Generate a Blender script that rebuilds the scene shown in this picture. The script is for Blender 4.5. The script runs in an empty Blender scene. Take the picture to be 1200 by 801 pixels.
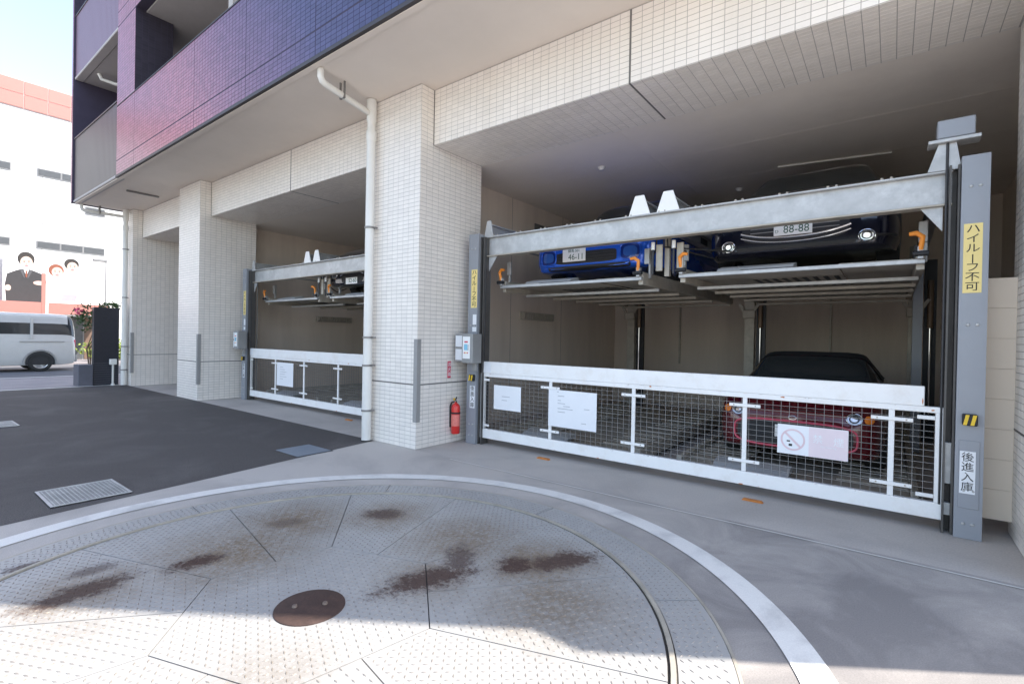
import bpy, bmesh, math, random
import numpy as np
from mathutils import Matrix, Vector
from mathutils.bvhtree import BVHTree

random.seed(7)
RNG = np.random.default_rng(7)
scene = bpy.context.scene
COL = scene.collection
R = math.radians

# ------------------------------------------------------------------ camera
YAW, PITCH, ROLL = R(37.452), R(-0.385), R(1.091)
fwd = Vector((-math.sin(YAW)*math.cos(PITCH), math.cos(YAW)*math.cos(PITCH), math.sin(PITCH)))
rt = Vector((math.cos(YAW), math.sin(YAW), 0)); up = rt.cross(fwd)
rt2 = rt*math.cos(ROLL) + up*math.sin(ROLL); up2 = -rt*math.sin(ROLL) + up*math.cos(ROLL)
cam_d = bpy.data.cameras.new('camera'); cam = bpy.data.objects.new('camera', cam_d); COL.objects.link(cam)
M3 = Matrix((rt2, up2, -fwd)).transposed()
cam.matrix_world = Matrix.Translation((0, 0, 1.36)) @ M3.to_4x4()
cam_d.sensor_fit = 'HORIZONTAL'; cam_d.sensor_width = 36; cam_d.lens = 581.68/1200*36
cam_d.clip_start = .05; cam_d.clip_end = 3000
scene.camera = cam

# ------------------------------------------------------------------ light
SUN_EL = R(50); SUN_AZ = Vector((.82, .572, 0)).normalized()     # towards the sun
world = bpy.data.worlds.new('World'); scene.world = world; world.use_nodes = True
wn = world.node_tree.nodes; wl = world.node_tree.links
sky = wn.new('ShaderNodeTexSky'); sky.sky_type = 'NISHITA'; sky.sun_disc = False
sky.sun_elevation = SUN_EL; sky.sun_rotation = math.atan2(SUN_AZ.x, SUN_AZ.y)
sky.air_density = 1.0; sky.dust_density = .9; sky.ozone_density = 1.0
bg = wn['Background']; bg.inputs['Strength'].default_value = .14
hs = wn.new('ShaderNodeHueSaturation'); hs.inputs['Saturation'].default_value = .82
wl.new(sky.outputs[0], hs.inputs['Color']); wl.new(hs.outputs[0], bg.inputs['Color'])
sun_d = bpy.data.lights.new('sun', 'SUN'); sun_d.energy = 3.0; sun_d.angle = R(.53); sun_d.color = (1, .95, .87)
sun = bpy.data.objects.new('sun', sun_d); COL.objects.link(sun)
sdir = (SUN_AZ*math.cos(SUN_EL) + Vector((0, 0, math.sin(SUN_EL))))
sun.rotation_euler = sdir.to_track_quat('Z', 'Y').to_euler(); sun.location = (20, 14, 30)
vs = scene.view_settings
vs.view_transform = 'Standard'; vs.look = 'None'; vs.gamma = 1; vs.exposure = 1.78; vs.use_curve_mapping = False
scene.cycles.max_bounces = 10; scene.cycles.diffuse_bounces = 6
scene.cycles.use_denoising = True

# ------------------------------------------------------------------ materials
MATS = {}
def nd(nt, t, **kw):
    n = nt.nodes.new(t)
    for k, v in kw.items(): setattr(n, k, v)
    return n
def mat(name, col, rough=.6, metal=0., var=.12, vscale=6., bump=.0, bscale=120., dirt=None, dscale=2.5, damt=.5,
        island=0., spec=.5, coat=0., streak=False):
    """procedural surface: base colour with two scales of noise, per-island tint, patchy dirt and fine relief"""
    if name in MATS: return MATS[name]
    m = bpy.data.materials.new(name); m.use_nodes = True; MATS[name] = m
    nt = m.node_tree; b = nt.nodes['Principled BSDF']; L = nt.links.new
    b.inputs['Roughness'].default_value = rough; b.inputs['Metallic'].default_value = metal
    b.inputs['Specular IOR Level'].default_value = spec
    if coat: b.inputs['Coat Weight'].default_value = coat; b.inputs['Coat Roughness'].default_value = .06
    geo = nd(nt, 'ShaderNodeNewGeometry')
    out = None
    c = nd(nt, 'ShaderNodeRGB'); c.outputs[0].default_value = (*col, 1); out = c.outputs[0]
    pos = geo.outputs['Position']
    if streak:
        mp = nd(nt, 'ShaderNodeMapping'); mp.inputs['Scale'].default_value = (1, 1, .12); L(pos, mp.inputs[0]); spos = mp.outputs[0]
    else: spos = pos
    if var:
        n1 = nd(nt, 'ShaderNodeTexNoise'); n1.inputs['Scale'].default_value = vscale; n1.inputs['Detail'].default_value = 6
        n1.inputs['Roughness'].default_value = .65; L(spos, n1.inputs['Vector'])
        mr = nd(nt, 'ShaderNodeMapRange'); mr.inputs[1].default_value = .25; mr.inputs[2].default_value = .75
        mr.inputs[3].default_value = 1-var; mr.inputs[4].default_value = 1+var; L(n1.outputs[0], mr.inputs[0])
        mx = nd(nt, 'ShaderNodeMix', data_type='RGBA', blend_type='MULTIPLY'); mx.inputs[0].default_value = 1
        L(out, mx.inputs[6]); L(mr.outputs[0], mx.inputs[7]); out = mx.outputs[2]
    if island:
        mr = nd(nt, 'ShaderNodeMapRange'); mr.inputs[3].default_value = 1-island; mr.inputs[4].default_value = 1+island
        L(geo.outputs['Random Per Island'], mr.inputs[0])
        mx = nd(nt, 'ShaderNodeMix', data_type='RGBA', blend_type='MULTIPLY'); mx.inputs[0].default_value = 1
        L(out, mx.inputs[6]); L(mr.outputs[0], mx.inputs[7]); out = mx.outputs[2]
    if dirt:
        n2 = nd(nt, 'ShaderNodeTexNoise'); n2.inputs['Scale'].default_value = dscale; n2.inputs['Detail'].default_value = 9
        n2.inputs['Roughness'].default_value = .7; L(spos, n2.inputs['Vector'])
        rp = nd(nt, 'ShaderNodeMapRange'); rp.inputs[1].default_value = .5; rp.inputs[2].default_value = .72
        rp.inputs[4].default_value = damt; L(n2.outputs[0], rp.inputs[0])
        mx = nd(nt, 'ShaderNodeMix', data_type='RGBA'); L(rp.outputs[0], mx.inputs[0]); L(out, mx.inputs[6])
        mx.inputs[7].default_value = (*dirt, 1); out = mx.outputs[2]
    L(out, b.inputs['Base Color'])
    if bump:
        n3 = nd(nt, 'ShaderNodeTexNoise'); n3.inputs['Scale'].default_value = bscale; n3.inputs['Detail'].default_value = 4
        L(pos, n3.inputs['Vector'])
        bp = nd(nt, 'ShaderNodeBump'); bp.inputs['Strength'].default_value = bump; bp.inputs['Distance'].default_value = .004
        L(n3.outputs[0], bp.inputs['Height']); L(bp.outputs[0], b.inputs['Normal'])
    return m

M_TILE = mat('white_glazed_tile', (.83, .775, .71), .32, var=.05, vscale=1.3, island=.04, bump=.05, bscale=40, dirt=(.68, .61, .52), dscale=1.6, damt=.35, streak=True)
M_GROUT = mat('tile_grout', (.46, .43, .395), .9, bump=.3)
M_SEAL = mat('joint_sealant', (.15, .142, .135), .7)
M_SOFFIT = mat('painted_soffit', (.80, .72, .64), .85, var=.05, vscale=.8, dirt=(.70, .62, .545), dscale=.7, damt=.25, bump=.15, bscale=90)
M_INWALL = mat('bare_concrete_wall', (.66, .565, .475), .85, var=.14, vscale=1.2, dirt=(.46, .38, .31), dscale=.9, damt=.6, bump=.25, streak=True)
M_INCEIL = mat('painted_ceiling', (.84, .77, .69), .85, var=.06, vscale=.7, dirt=(.70, .63, .56), dscale=.8, damt=.45, bump=.15)
M_FLOOR = mat('bay_floor_concrete', (.46, .42, .39), .8, var=.2, vscale=2, bump=.3)
M_GALV = mat('galvanised_steel', (.46, .46, .455), .48, .35, var=.16, vscale=7, dirt=(.66, .66, .65), dscale=5, damt=.75, bump=.08, bscale=30)
M_GALVD = mat('dull_galvanised_steel', (.44, .40, .335), .55, .25, var=.2, vscale=7, dirt=(.22, .17, .12), dscale=5, damt=.35, bump=.1)
M_POST = mat('grey_painted_post', (.30, .315, .345), .42, .1, var=.06, vscale=3, dirt=(.22, .21, .21), dscale=3, damt=.3, bump=.04)
M_DARKST = mat('dark_steel', (.045, .045, .048), .5, .3, var=.2)
M_WHITEP = mat('white_gate_paint', (.86, .85, .83), .35, var=.035, vscale=3, dirt=(.62, .54, .45), dscale=5, damt=.34, bump=.05, bscale=25)
M_WIRE = mat('mesh_wire', (.27, .265, .26), .5, .3, var=.1)
M_RUST = mat('rust_orange', (.55, .17, .03), .75, var=.25, vscale=30)
M_ORANGE = mat('orange_plastic', (.85, .28, .035), .4, var=.06)
M_YELLOW = mat('yellow_sticker', (.86, .68, .26), .45, var=.05)
M_YELLOWS = mat('safety_yellow', (.85, .56, .03), .45, var=.05)
M_WHITE = mat('white_plastic', (.88, .88, .86), .4, var=.02)
M_PAPER = mat('laminated_paper', (.83, .84, .86), .3, var=.02)
M_INK = mat('black_ink', (.02, .02, .02), .6, var=0)
M_INKF = mat('faded_ink', (.42, .43, .45), .6, var=0)
M_BLACK = mat('black_rubber', (.018, .018, .02), .6, var=.1)
M_RED = mat('extinguisher_red', (.72, .03, .025), .28, var=.04, coat=.4)
M_SIGNRED = mat('sign_red', (.60, .05, .10), .45, var=.04)
M_PINK = mat('faded_pink_print', (.80, .68, .71), .35, var=.03)
M_PINKR = mat('faded_red_print', (.74, .56, .59), .4, var=.03)
M_PIPE = mat('cream_drainpipe', (.74, .72, .67), .38, var=.05, vscale=2, dirt=(.60, .57, .52), dscale=3, damt=.3)
M_GUARD = mat('grey_corner_guard', (.30, .295, .285), .55, var=.06, bump=.1)
M_STEELCLAMP = mat('clamp_steel', (.24, .23, .22), .5, .6)
M_BOXGREY = mat('control_box_grey', (.30, .30, .295), .45, .1, var=.05)
M_LCD = mat('blue_display', (.25, .55, .72), .25, var=.03)
M_CHROME = mat('chrome', (.85, .86, .88), .12, 1., var=0)
M_GLASS = mat('dark_car_glass', (.03, .034, .036), .04, 0, var=0, spec=.7)
M_LAMP = mat('headlamp_lens', (.55, .57, .60), .08, .7, var=.45, vscale=45)
M_AMBER = mat('amber_lens', (.80, .22, .03), .2, var=.05)
M_TYRE = mat('tyre_rubber', (.02, .02, .02), .8, var=.2, bump=.2)
M_RIM = mat('alloy_rim', (.55, .56, .57), .3, .8, var=.05)
M_BLUEP = mat('blue_car_paint', (.018, .13, .72), .22, .25, var=.03, coat=1.)
M_NAVYP = mat('navy_car_paint', (.006, .007, .018), .2, .2, var=.03, coat=1.)
M_REDP = mat('red_car_paint', (.10, .004, .010), .25, .15, var=.03, coat=1.)
M_PINKTRIM = mat('pink_trim', (.75, .10, .16), .3, var=.03)
M_SOFTTOP = mat('black_soft_top', (.014, .014, .017), .9, var=.1, bump=.2)
M_VANP = mat('white_van_paint', (.50, .50, .48), .25, .05, var=.03, coat=.6)
M_GREYPLATE = mat('grey_wheel_guide', (.45, .45, .45), .6, .2, var=.1)
M_PURPD = mat('dark_mosaic_tile', (.035, .030, .042), .35, var=.1, island=.15)
M_PURPG = mat('dark_grout', (.055, .045, .075), .85)
M_RIBPANEL = mat('ribbed_grey_panel', (.07, .06, .064), .4, .2, var=.04, vscale=2)
M_RIBPINK = mat('ribbed_mauve_panel', (.22, .125, .165), .4, .2, var=.04, vscale=2)
M_TRIM = mat('dark_trim', (.06, .052, .055), .5, .3, var=.1)
M_BALCEIL = mat('balcony_ceiling', (.50, .47, .45), .85, var=.05)
M_STELE = mat('black_stone_slab', (.016, .017, .026), .35, var=.2, vscale=20, bump=.1)
M_FARWHITE = mat('far_white_wall', (.62, .62, .61), .8, var=.03, vscale=.6)
M_FARPINK = mat('far_pink_cladding', (.40, .17, .14), .6, var=.04)
M_FARJOINT = mat('far_cladding_joint', (.6, .4, .36), .7, var=0)
M_FARWIN = mat('far_window', (.10, .105, .11), .25, var=.1)
M_FARFRAME = mat('far_window_frame', (.22, .22, .22), .5)
M_SKIN = mat('poster_pale', (.60, .42, .35), .6, var=.02)
M_HAIR = mat('poster_hair', (.03, .025, .022), .7, var=.1)
M_HAIRR = mat('poster_hair_brown', (.22, .07, .04), .7, var=.1)
M_SUIT = mat('poster_suit', (.035, .034, .036), .7, var=.1)
M_LEAF = mat('shrub_leaf', (.055, .10, .03), .6, var=.3, vscale=30, island=.3)
M_LEAFY = mat('hedge_leaf', (.20, .26, .04), .6, var=.3, vscale=30, island=.3)
M_FLOWER = mat('pink_flower', (.70, .10, .20), .6, island=.25)
M_STEM = mat('woody_stem', (.10, .07, .05), .85)
M_BEIGE = mat('beige_panel', (.86, .74, .60), .6, var=.05, vscale=2, bump=.1, streak=True)
M_PLATEBLUE = mat('steel_cover_plate', (.27, .31, .36), .5, .4, var=.1, bump=.2)
M_BROWNCYL = mat('cylinder_brown', (.22, .15, .10), .5, .2, var=.2)
M_TURQ = mat('planter_grey', (.11, .11, .13), .8, var=.1)

# ground materials ---------------------------------------------------
def ground_mat(name, col, dark, rough, bigscale, lo, hi, amt, speck, bump, bscale, wear=None):
    m = bpy.data.materials.new(name); m.use_nodes = True; nt = m.node_tree; b = nt.nodes['Principled BSDF']; L = nt.links.new
    geo = nd(nt, 'ShaderNodeNewGeometry'); pos = geo.outputs['Position']
    n1 = nd(nt, 'ShaderNodeTexNoise'); n1.inputs['Scale'].default_value = bigscale; n1.inputs['Detail'].default_value = 10
    n1.inputs['Roughness'].default_value = .62; n1.inputs['Distortion'].default_value = .5; L(pos, n1.inputs['Vector'])
    mr = nd(nt, 'ShaderNodeMapRange'); mr.inputs[1].default_value = lo; mr.inputs[2].default_value = hi; mr.inputs[4].default_value = amt
    L(n1.outputs[0], mr.inputs[0])
    mx = nd(nt, 'ShaderNodeMix', data_type='RGBA'); mx.inputs[6].default_value = (*col, 1); mx.inputs[7].default_value = (*dark, 1)
    fac = mr.outputs[0]
    if wear:                                            # tyre-darkened patch with a ragged edge
        vd = nd(nt, 'ShaderNodeVectorMath', operation='DISTANCE'); L(pos, vd.inputs[0]); vd.inputs[1].default_value = (wear[0], wear[1], 0)
        nn = nd(nt, 'ShaderNodeTexNoise'); nn.inputs['Scale'].default_value = 1.7; nn.inputs['Distortion'].default_value = .8; nn.inputs['Detail'].default_value = 9; nn.inputs['Roughness'].default_value = .65; L(pos, nn.inputs['Vector'])
        ma = nd(nt, 'ShaderNodeMath', operation='MULTIPLY_ADD'); L(nn.outputs[0], ma.inputs[0]); ma.inputs[1].default_value = 5.5; L(vd.outputs['Value'], ma.inputs[2])
        mw = nd(nt, 'ShaderNodeMapRange'); mw.inputs[1].default_value = wear[2]+3.3; mw.inputs[2].default_value = wear[2]+.6; mw.inputs[4].default_value = .85; L(ma.outputs[0], mw.inputs[0])
        mq = nd(nt, 'ShaderNodeMath', operation='MAXIMUM'); L(fac, mq.inputs[0]); L(mw.outputs[0], mq.inputs[1]); fac = mq.outputs[0]
    L(fac, mx.inputs[0])
    n2 = nd(nt, 'ShaderNodeTexNoise'); n2.inputs['Scale'].default_value = bscale; n2.inputs['Detail'].default_value = 3; L(pos, n2.inputs['Vector'])
    m2 = nd(nt, 'ShaderNodeMapRange'); m2.inputs[1].default_value = .3; m2.inputs[2].default_value = .7
    m2.inputs[3].default_value = 1-speck; m2.inputs[4].default_value = 1+speck; L(n2.outputs[0], m2.inputs[0])
    mm = nd(nt, 'ShaderNodeMix', data_type='RGBA', blend_type='MULTIPLY'); mm.inputs[0].default_value = 1
    L(mx.outputs[2], mm.inputs[6]); L(m2.outputs[0], mm.inputs[7]); L(mm.outputs[2], b.inputs['Base Color'])
    b.inputs['Roughness'].default_value = rough
    bp = nd(nt, 'ShaderNodeBump'); bp.inputs['Strength'].default_value = bump; bp.inputs['Distance'].default_value = .006
    L(n2.outputs[0], bp.inputs['Height']); L(bp.outputs[0], b.inputs['Normal'])
    return m
M_GROUND = ground_mat('ground_asphalt_far', (.40, .385, .37), (.32, .31, .30), .85, .3, .4, .6, .6, .12, .3, 60)
M_CONC = ground_mat('apron_concrete', (.50, .455, .41), (.18, .165, .16), .75, .75, .46, .66, .45, .13, .22, 150, wear=(.15, 2.45, 2.5))
M_CONCB = ground_mat('bay_apron_concrete', (.50, .455, .41), (.38, .345, .315), .75, .9, .45, .65, .7, .10, .25, 80)
M_ASPH = ground_mat('asphalt_drive', (.080, .070, .066), (.135, .121, .114), .82, .9, .47, .74, .8, .55, .9, 170)
M_ROAD = ground_mat('road_asphalt', (.13, .13, .14), (.10, .10, .11), .85, .5, .4, .6, .6, .15, .4, 90)
M_WALK = ground_mat('walk_pavers', (.30, .27, .27), (.22, .20, .21), .85, 1.5, .4, .6, .6, .15, .4, 40)
M_LINE = ground_mat('white_road_paint', (.76, .73, .68), (.42, .40, .38), .6, 3.5, .50, .72, .65, .06, .2, 150)

def plate_mat(name='chequer_plate', base_a=(.38, .37, .36), base_b=(.47, .455, .43)):
    """galvanised chequer plate with rust stains at their own places"""
    m = bpy.data.materials.new(name); m.use_nodes = True; nt = m.node_tree; b = nt.nodes['Principled BSDF']; L = nt.links.new
    geo = nd(nt, 'ShaderNodeNewGeometry'); pos = geo.outputs['Position']
    sep = nd(nt, 'ShaderNodeSeparateXYZ'); L(pos, sep.inputs[0])
    fine = nd(nt, 'ShaderNodeTexNoise'); fine.inputs['Scale'].default_value = 38; fine.inputs['Detail'].default_value = 6; fine.inputs['Roughness'].default_value = .75; L(pos, fine.inputs['Vector'])
    med = nd(nt, 'ShaderNodeTexNoise'); med.inputs['Scale'].default_value = 5; med.inputs['Detail'].default_value = 8; med.inputs['Roughness'].default_value = .7; L(pos, med.inputs['Vector'])
    def math_(op, a, c=None):
        n = nd(nt, 'ShaderNodeMath', operation=op)
        for i, v in enumerate((a, c)):
            if v is None: continue
            if isinstance(v, (int, float)): n.inputs[i].default_value = v
            else: L(v, n.inputs[i])
        return n.outputs[0]
    def blob(cx, cy, lx, ly, ang, gain):
        ca, sa = math.cos(ang), math.sin(ang)
        dx = math_('SUBTRACT', sep.outputs[0], cx); dy = math_('SUBTRACT', sep.outputs[1], cy)
        u = math_('DIVIDE', math_('ADD', math_('MULTIPLY', dx, ca), math_('MULTIPLY', dy, sa)), lx)
        v = math_('DIVIDE', math_('SUBTRACT', math_('MULTIPLY', dy, ca), math_('MULTIPLY', dx, sa)), ly)
        d = math_('SQRT', math_('ADD', math_('MULTIPLY', u, u), math_('MULTIPLY', v, v)))
        d = math_('ADD', d, math_('MULTIPLY', math_('SUBTRACT', med.outputs[0], .5), 1.5))
        d = math_('ADD', d, math_('MULTIPLY', math_('SUBTRACT', fine.outputs[0], .5), 3.2))
        r = nd(nt, 'ShaderNodeMapRange'); r.inputs[1].default_value = 1.3; r.inputs[2].default_value = .6
        r.inputs[3].default_value = 0; r.inputs[4].default_value = gain; L(d, r.inputs[0])
        return r.outputs[0]
    def soft(cx, cy, rr, gain):
        dx = math_('SUBTRACT', sep.outputs[0], cx); dy = math_('SUBTRACT', sep.outputs[1], cy)
        d = math_('SQRT', math_('ADD', math_('MULTIPLY', dx, dx), math_('MULTIPLY', dy, dy)))
        d = math_('ADD', d, math_('MULTIPLY', math_('SUBTRACT', med.outputs[0], .5), .35))
        r = nd(nt, 'ShaderNodeMapRange'); r.inputs[1].default_value = rr; r.inputs[2].default_value = rr*.2
        r.inputs[3].default_value = 0; r.inputs[4].default_value = gain; L(d, r.inputs[0]); return r.outputs[0]
    dark = None
    for a in [(-3.23, 1.19, .13, .085, R(81), 1), (-3.30, .68, .23, .10, R(91), .92), (-3.04, 2.40, .14, .11, R(54), .8),
              (-2.02, 1.93, .26, .11, R(68), .96), (-2.07, 2.22, .19, .09, R(129), .8), (-1.76, 2.37, .11, .10, R(40), 1),
              (-1.57, 2.60, .24, .10, R(63), .95), (-3.42, 1.84, .13, .08, R(60), .5), (-3.89, .57, .09, .05, R(93), .75), (-3.55, .81, .11, .06, R(90), .6)]:
        o = blob(*a); dark = o if dark is None else math_('MAXIMUM', dark, o)
    tan = None
    for a in [(-3.2, 1.40, .62, .95), (-3.4, 1.9, .55, .95), (-1.68, 2.47, .48, 1.), (-1.35, 2.15, .5, .8), (-3.0, 2.4, .42, .9), (-2.25, 2.45, .55, .85), (-2.05, 1.95, .38, .7), (-3.3, .7, .42, .8), (-1.9, .95, .4, .4), (-2.9, .55, .4, .3)]:
        o = soft(*a); tan = o if tan is None else math_('MAXIMUM', tan, o)
    tr = nd(nt, 'ShaderNodeMapRange'); tr.inputs[1].default_value = .30; tr.inputs[2].default_value = .55; L(fine.outputs[0], tr.inputs[0])
    tan = math_('MULTIPLY', tan, tr.outputs[0])
    base = nd(nt, 'ShaderNodeMix', data_type='RGBA'); base.inputs[6].default_value = (*base_a, 1); base.inputs[7].default_value = (*base_b, 1)
    L(med.outputs[0], base.inputs[0])
    # sparse rust freckles
    fr = nd(nt, 'ShaderNodeTexNoise'); fr.inputs['Scale'].default_value = 11; fr.inputs['Detail'].default_value = 8; fr.inputs['Roughness'].default_value = .8; L(pos, fr.inputs['Vector'])
    fm = nd(nt, 'ShaderNodeMapRange'); fm.inputs[1].default_value = .66; fm.inputs[2].default_value = .74; fm.inputs[4].default_value = .55; L(fr.outputs[0], fm.inputs[0])
    m1 = nd(nt, 'ShaderNodeMix', data_type='RGBA'); L(tan, m1.inputs[0]); L(base.outputs[2], m1.inputs[6]); m1.inputs[7].default_value = (.22, .165, .11, 1)
    m2 = nd(nt, 'ShaderNodeMix', data_type='RGBA'); L(fm.outputs[0], m2.inputs[0]); L(m1.outputs[2], m2.inputs[6]); m2.inputs[7].default_value = (.30, .15, .07, 1)
    m3 = nd(nt, 'ShaderNodeMix', data_type='RGBA'); L(dark, m3.inputs[0]); L(m2.outputs[2], m3.inputs[6]); m3.inputs[7].default_value = (.085, .05, .038, 1)
    L(m3.outputs[2], b.inputs['Base Color'])
    b.inputs['Metallic'].default_value = .25
    rr = nd(nt, 'ShaderNodeMapRange'); rr.inputs[3].default_value = .48; rr.inputs[4].default_value = .9; L(dark, rr.inputs[0]); L(rr.outputs[0], b.inputs['Roughness'])
    bp = nd(nt, 'ShaderNodeBump'); bp.inputs['Strength'].default_value = .12; bp.inputs['Distance'].default_value = .003
    L(fine.outputs[0], bp.inputs['Height']); L(bp.outputs[0], b.inputs['Normal'])
    return m
M_PLATE = plate_mat()
M_TREAD = plate_mat('worn_tread', (.20, .175, .155), (.36, .335, .305))

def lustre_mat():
    """glazed lustre tile: every tile its own tint, with reflected rose, violet and blue sheen painted in across the facade"""
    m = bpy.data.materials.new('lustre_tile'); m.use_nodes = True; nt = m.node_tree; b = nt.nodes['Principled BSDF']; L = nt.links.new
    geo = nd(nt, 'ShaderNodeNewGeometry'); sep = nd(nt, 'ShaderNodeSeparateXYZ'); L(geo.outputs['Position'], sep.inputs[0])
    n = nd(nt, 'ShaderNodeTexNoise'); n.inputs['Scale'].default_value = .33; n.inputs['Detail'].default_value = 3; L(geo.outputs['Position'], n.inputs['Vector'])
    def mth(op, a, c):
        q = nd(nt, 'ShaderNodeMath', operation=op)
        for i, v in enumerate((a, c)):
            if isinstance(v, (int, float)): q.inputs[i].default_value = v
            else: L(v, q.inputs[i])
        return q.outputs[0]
    # reflected sheen painted into the colour: along x, with a slope in height
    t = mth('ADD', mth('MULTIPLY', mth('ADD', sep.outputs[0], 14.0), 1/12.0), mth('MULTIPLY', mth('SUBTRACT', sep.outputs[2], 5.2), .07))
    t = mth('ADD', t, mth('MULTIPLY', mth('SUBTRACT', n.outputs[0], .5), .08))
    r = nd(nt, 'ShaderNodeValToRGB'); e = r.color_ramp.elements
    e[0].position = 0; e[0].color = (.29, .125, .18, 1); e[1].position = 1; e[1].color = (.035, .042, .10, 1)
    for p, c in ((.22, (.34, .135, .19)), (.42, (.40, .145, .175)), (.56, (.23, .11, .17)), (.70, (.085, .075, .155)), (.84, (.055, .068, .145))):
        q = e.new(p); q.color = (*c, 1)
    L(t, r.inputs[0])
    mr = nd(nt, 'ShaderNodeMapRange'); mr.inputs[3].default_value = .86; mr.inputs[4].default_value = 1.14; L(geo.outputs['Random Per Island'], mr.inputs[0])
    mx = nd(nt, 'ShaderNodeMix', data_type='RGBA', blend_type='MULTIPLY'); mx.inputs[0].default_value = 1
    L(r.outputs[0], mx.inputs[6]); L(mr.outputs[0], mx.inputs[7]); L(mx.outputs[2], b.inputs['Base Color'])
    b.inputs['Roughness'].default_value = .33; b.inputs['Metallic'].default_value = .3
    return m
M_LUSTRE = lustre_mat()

# ------------------------------------------------------------------ mesh helpers
class MB:
    def __init__(s): s.v = []; s.f = []; s.smooth = False
    def add(s, vs_, fs):
        o = len(s.v); s.v.extend([tuple(p) for p in vs_]); s.f.extend([tuple(i+o for i in f) for f in fs]); return s
    def box(s, x0, x1, y0, y1, z0, z1, c=0.):
        if x0 > x1: x0, x1 = x1, x0
        if y0 > y1: y0, y1 = y1, y0
        if z0 > z1: z0, z1 = z1, z0
        if c <= 0:
            return s.add([(x0,y0,z0),(x1,y0,z0),(x1,y1,z0),(x0,y1,z0),(x0,y0,z1),(x1,y0,z1),(x1,y1,z1),(x0,y1,z1)],
                         [(3,2,1,0),(4,5,6,7),(0,1,5,4),(1,2,6,5),(2,3,7,6),(3,0,4,7)])
        c = min(c, (x1-x0)*.45, (y1-y0)*.45, (z1-z0)*.45)
        bm = bmesh.new(); bmesh.ops.create_cube(bm, size=1)
        for v in bm.verts: v.co = Vector(((x0+x1)/2+v.co.x*(x1-x0), (y0+y1)/2+v.co.y*(y1-y0), (z0+z1)/2+v.co.z*(z1-z0)))
        bmesh.ops.bevel(bm, geom=bm.edges[:], offset=c, segments=1, affect='EDGES', profile=.5)
        bm.verts.index_update(); s.add([v.co for v in bm.verts], [[v.index for v in f.verts] for f in bm.faces]); bm.free(); return s
    def cyl(s, p0, p1, r0, r1=None, n=16, cap=True):
        r1 = r0 if r1 is None else r1
        p0 = Vector(p0); p1 = Vector(p1); d = (p1-p0).normalized()
        a = d.orthogonal().normalized(); b = d.cross(a)
        vs_ = []; 
        for p, r in ((p0, r0), (p1, r1)):
            for i in range(n):
                t = 2*math.pi*i/n; vs_.append(p + a*(r*math.cos(t)) + b*(r*math.sin(t)))
        fs = [(i, (i+1) % n, n+(i+1) % n, n+i) for i in range(n)]
        if cap: fs += [tuple(range(n))[::-1], tuple(range(n, 2*n))]
        return s.add(vs_, fs)
    def tube(s, pts, r, n=12):
        pts = [Vector(p) for p in pts]; rings = []
        a = None
        for i, p in enumerate(pts):
            d = ((pts[min(i+1, len(pts)-1)]-p).normalized() + (p-pts[max(i-1, 0)]).normalized()).normalized()
            if a is None: a = d.orthogonal().normalized()
            a = (a - d*a.dot(d)).normalized(); b = d.cross(a)
            rr = r[i] if isinstance(r, (list, tuple)) else r
            rings.append([p + a*(rr*math.cos(2*math.pi*k/n)) + b*(rr*math.sin(2*math.pi*k/n)) for k in range(n)])
        vs_ = [q for g in rings for q in g]; fs = []
        for i in range(len(pts)-1):
            for k in range(n): fs.append((i*n+k, i*n+(k+1) % n, (i+1)*n+(k+1) % n, (i+1)*n+k))
        fs += [tuple(range(n))[::-1], tuple(range((len(pts)-1)*n, len(pts)*n))]
        return s.add(vs_, fs)
    def prism(s, poly, axis, a0, a1):
        """poly: 2-D outline; axis: extrusion axis 0/1/2, other two coordinates in order"""
        n = len(poly); vs_ = []
        for a in (a0, a1):
            for p in poly:
                q = list(p); q.insert(axis, a); vs_.append(tuple(q))
        fs = [tuple(range(n)), tuple(range(n, 2*n))[::-1]] + [(i, n+i, n+(i+1) % n, (i+1) % n) for i in range(n)]
        return s.add(vs_, fs)
    def lathe(s, prof, centre=(0, 0, 0), axis='Z', n=24):
        vs_ = []; fs = []; m = len(prof)
        for i in range(n):
            t = 2*math.pi*i/n; c, q = math.cos(t), math.sin(t)
            for r, h in prof:
                p = {'Z': (r*c, r*q, h), 'X': (h, r*c, r*q), 'Y': (r*c, h, r*q)}[axis]
                vs_.append((centre[0]+p[0], centre[1]+p[1], centre[2]+p[2]))
        for i in range(n):
            j = (i+1) % n
            for k in range(m-1): fs.append((i*m+k, j*m+k, j*m+k+1, i*m+k+1))
        return s.add(vs_, fs)
    def build(s, name, material, parent=None, smooth=False):
        me = bpy.data.meshes.new(name); me.from_pydata(s.v, [], s.f); me.validate()
        bm = bmesh.new(); bm.from_mesh(me); bmesh.ops.recalc_face_normals(bm, faces=bm.faces); bm.to_mesh(me); bm.free()
        me.materials.append(material)
        o = bpy.data.objects.new(name, me); COL.objects.link(o)
        if smooth:
            for p in me.polygons: p.use_smooth = True
            try: me.set_sharp_from_angle(angle=R(38))
            except Exception: pass
        if parent: o.parent = parent
        return o

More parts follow.
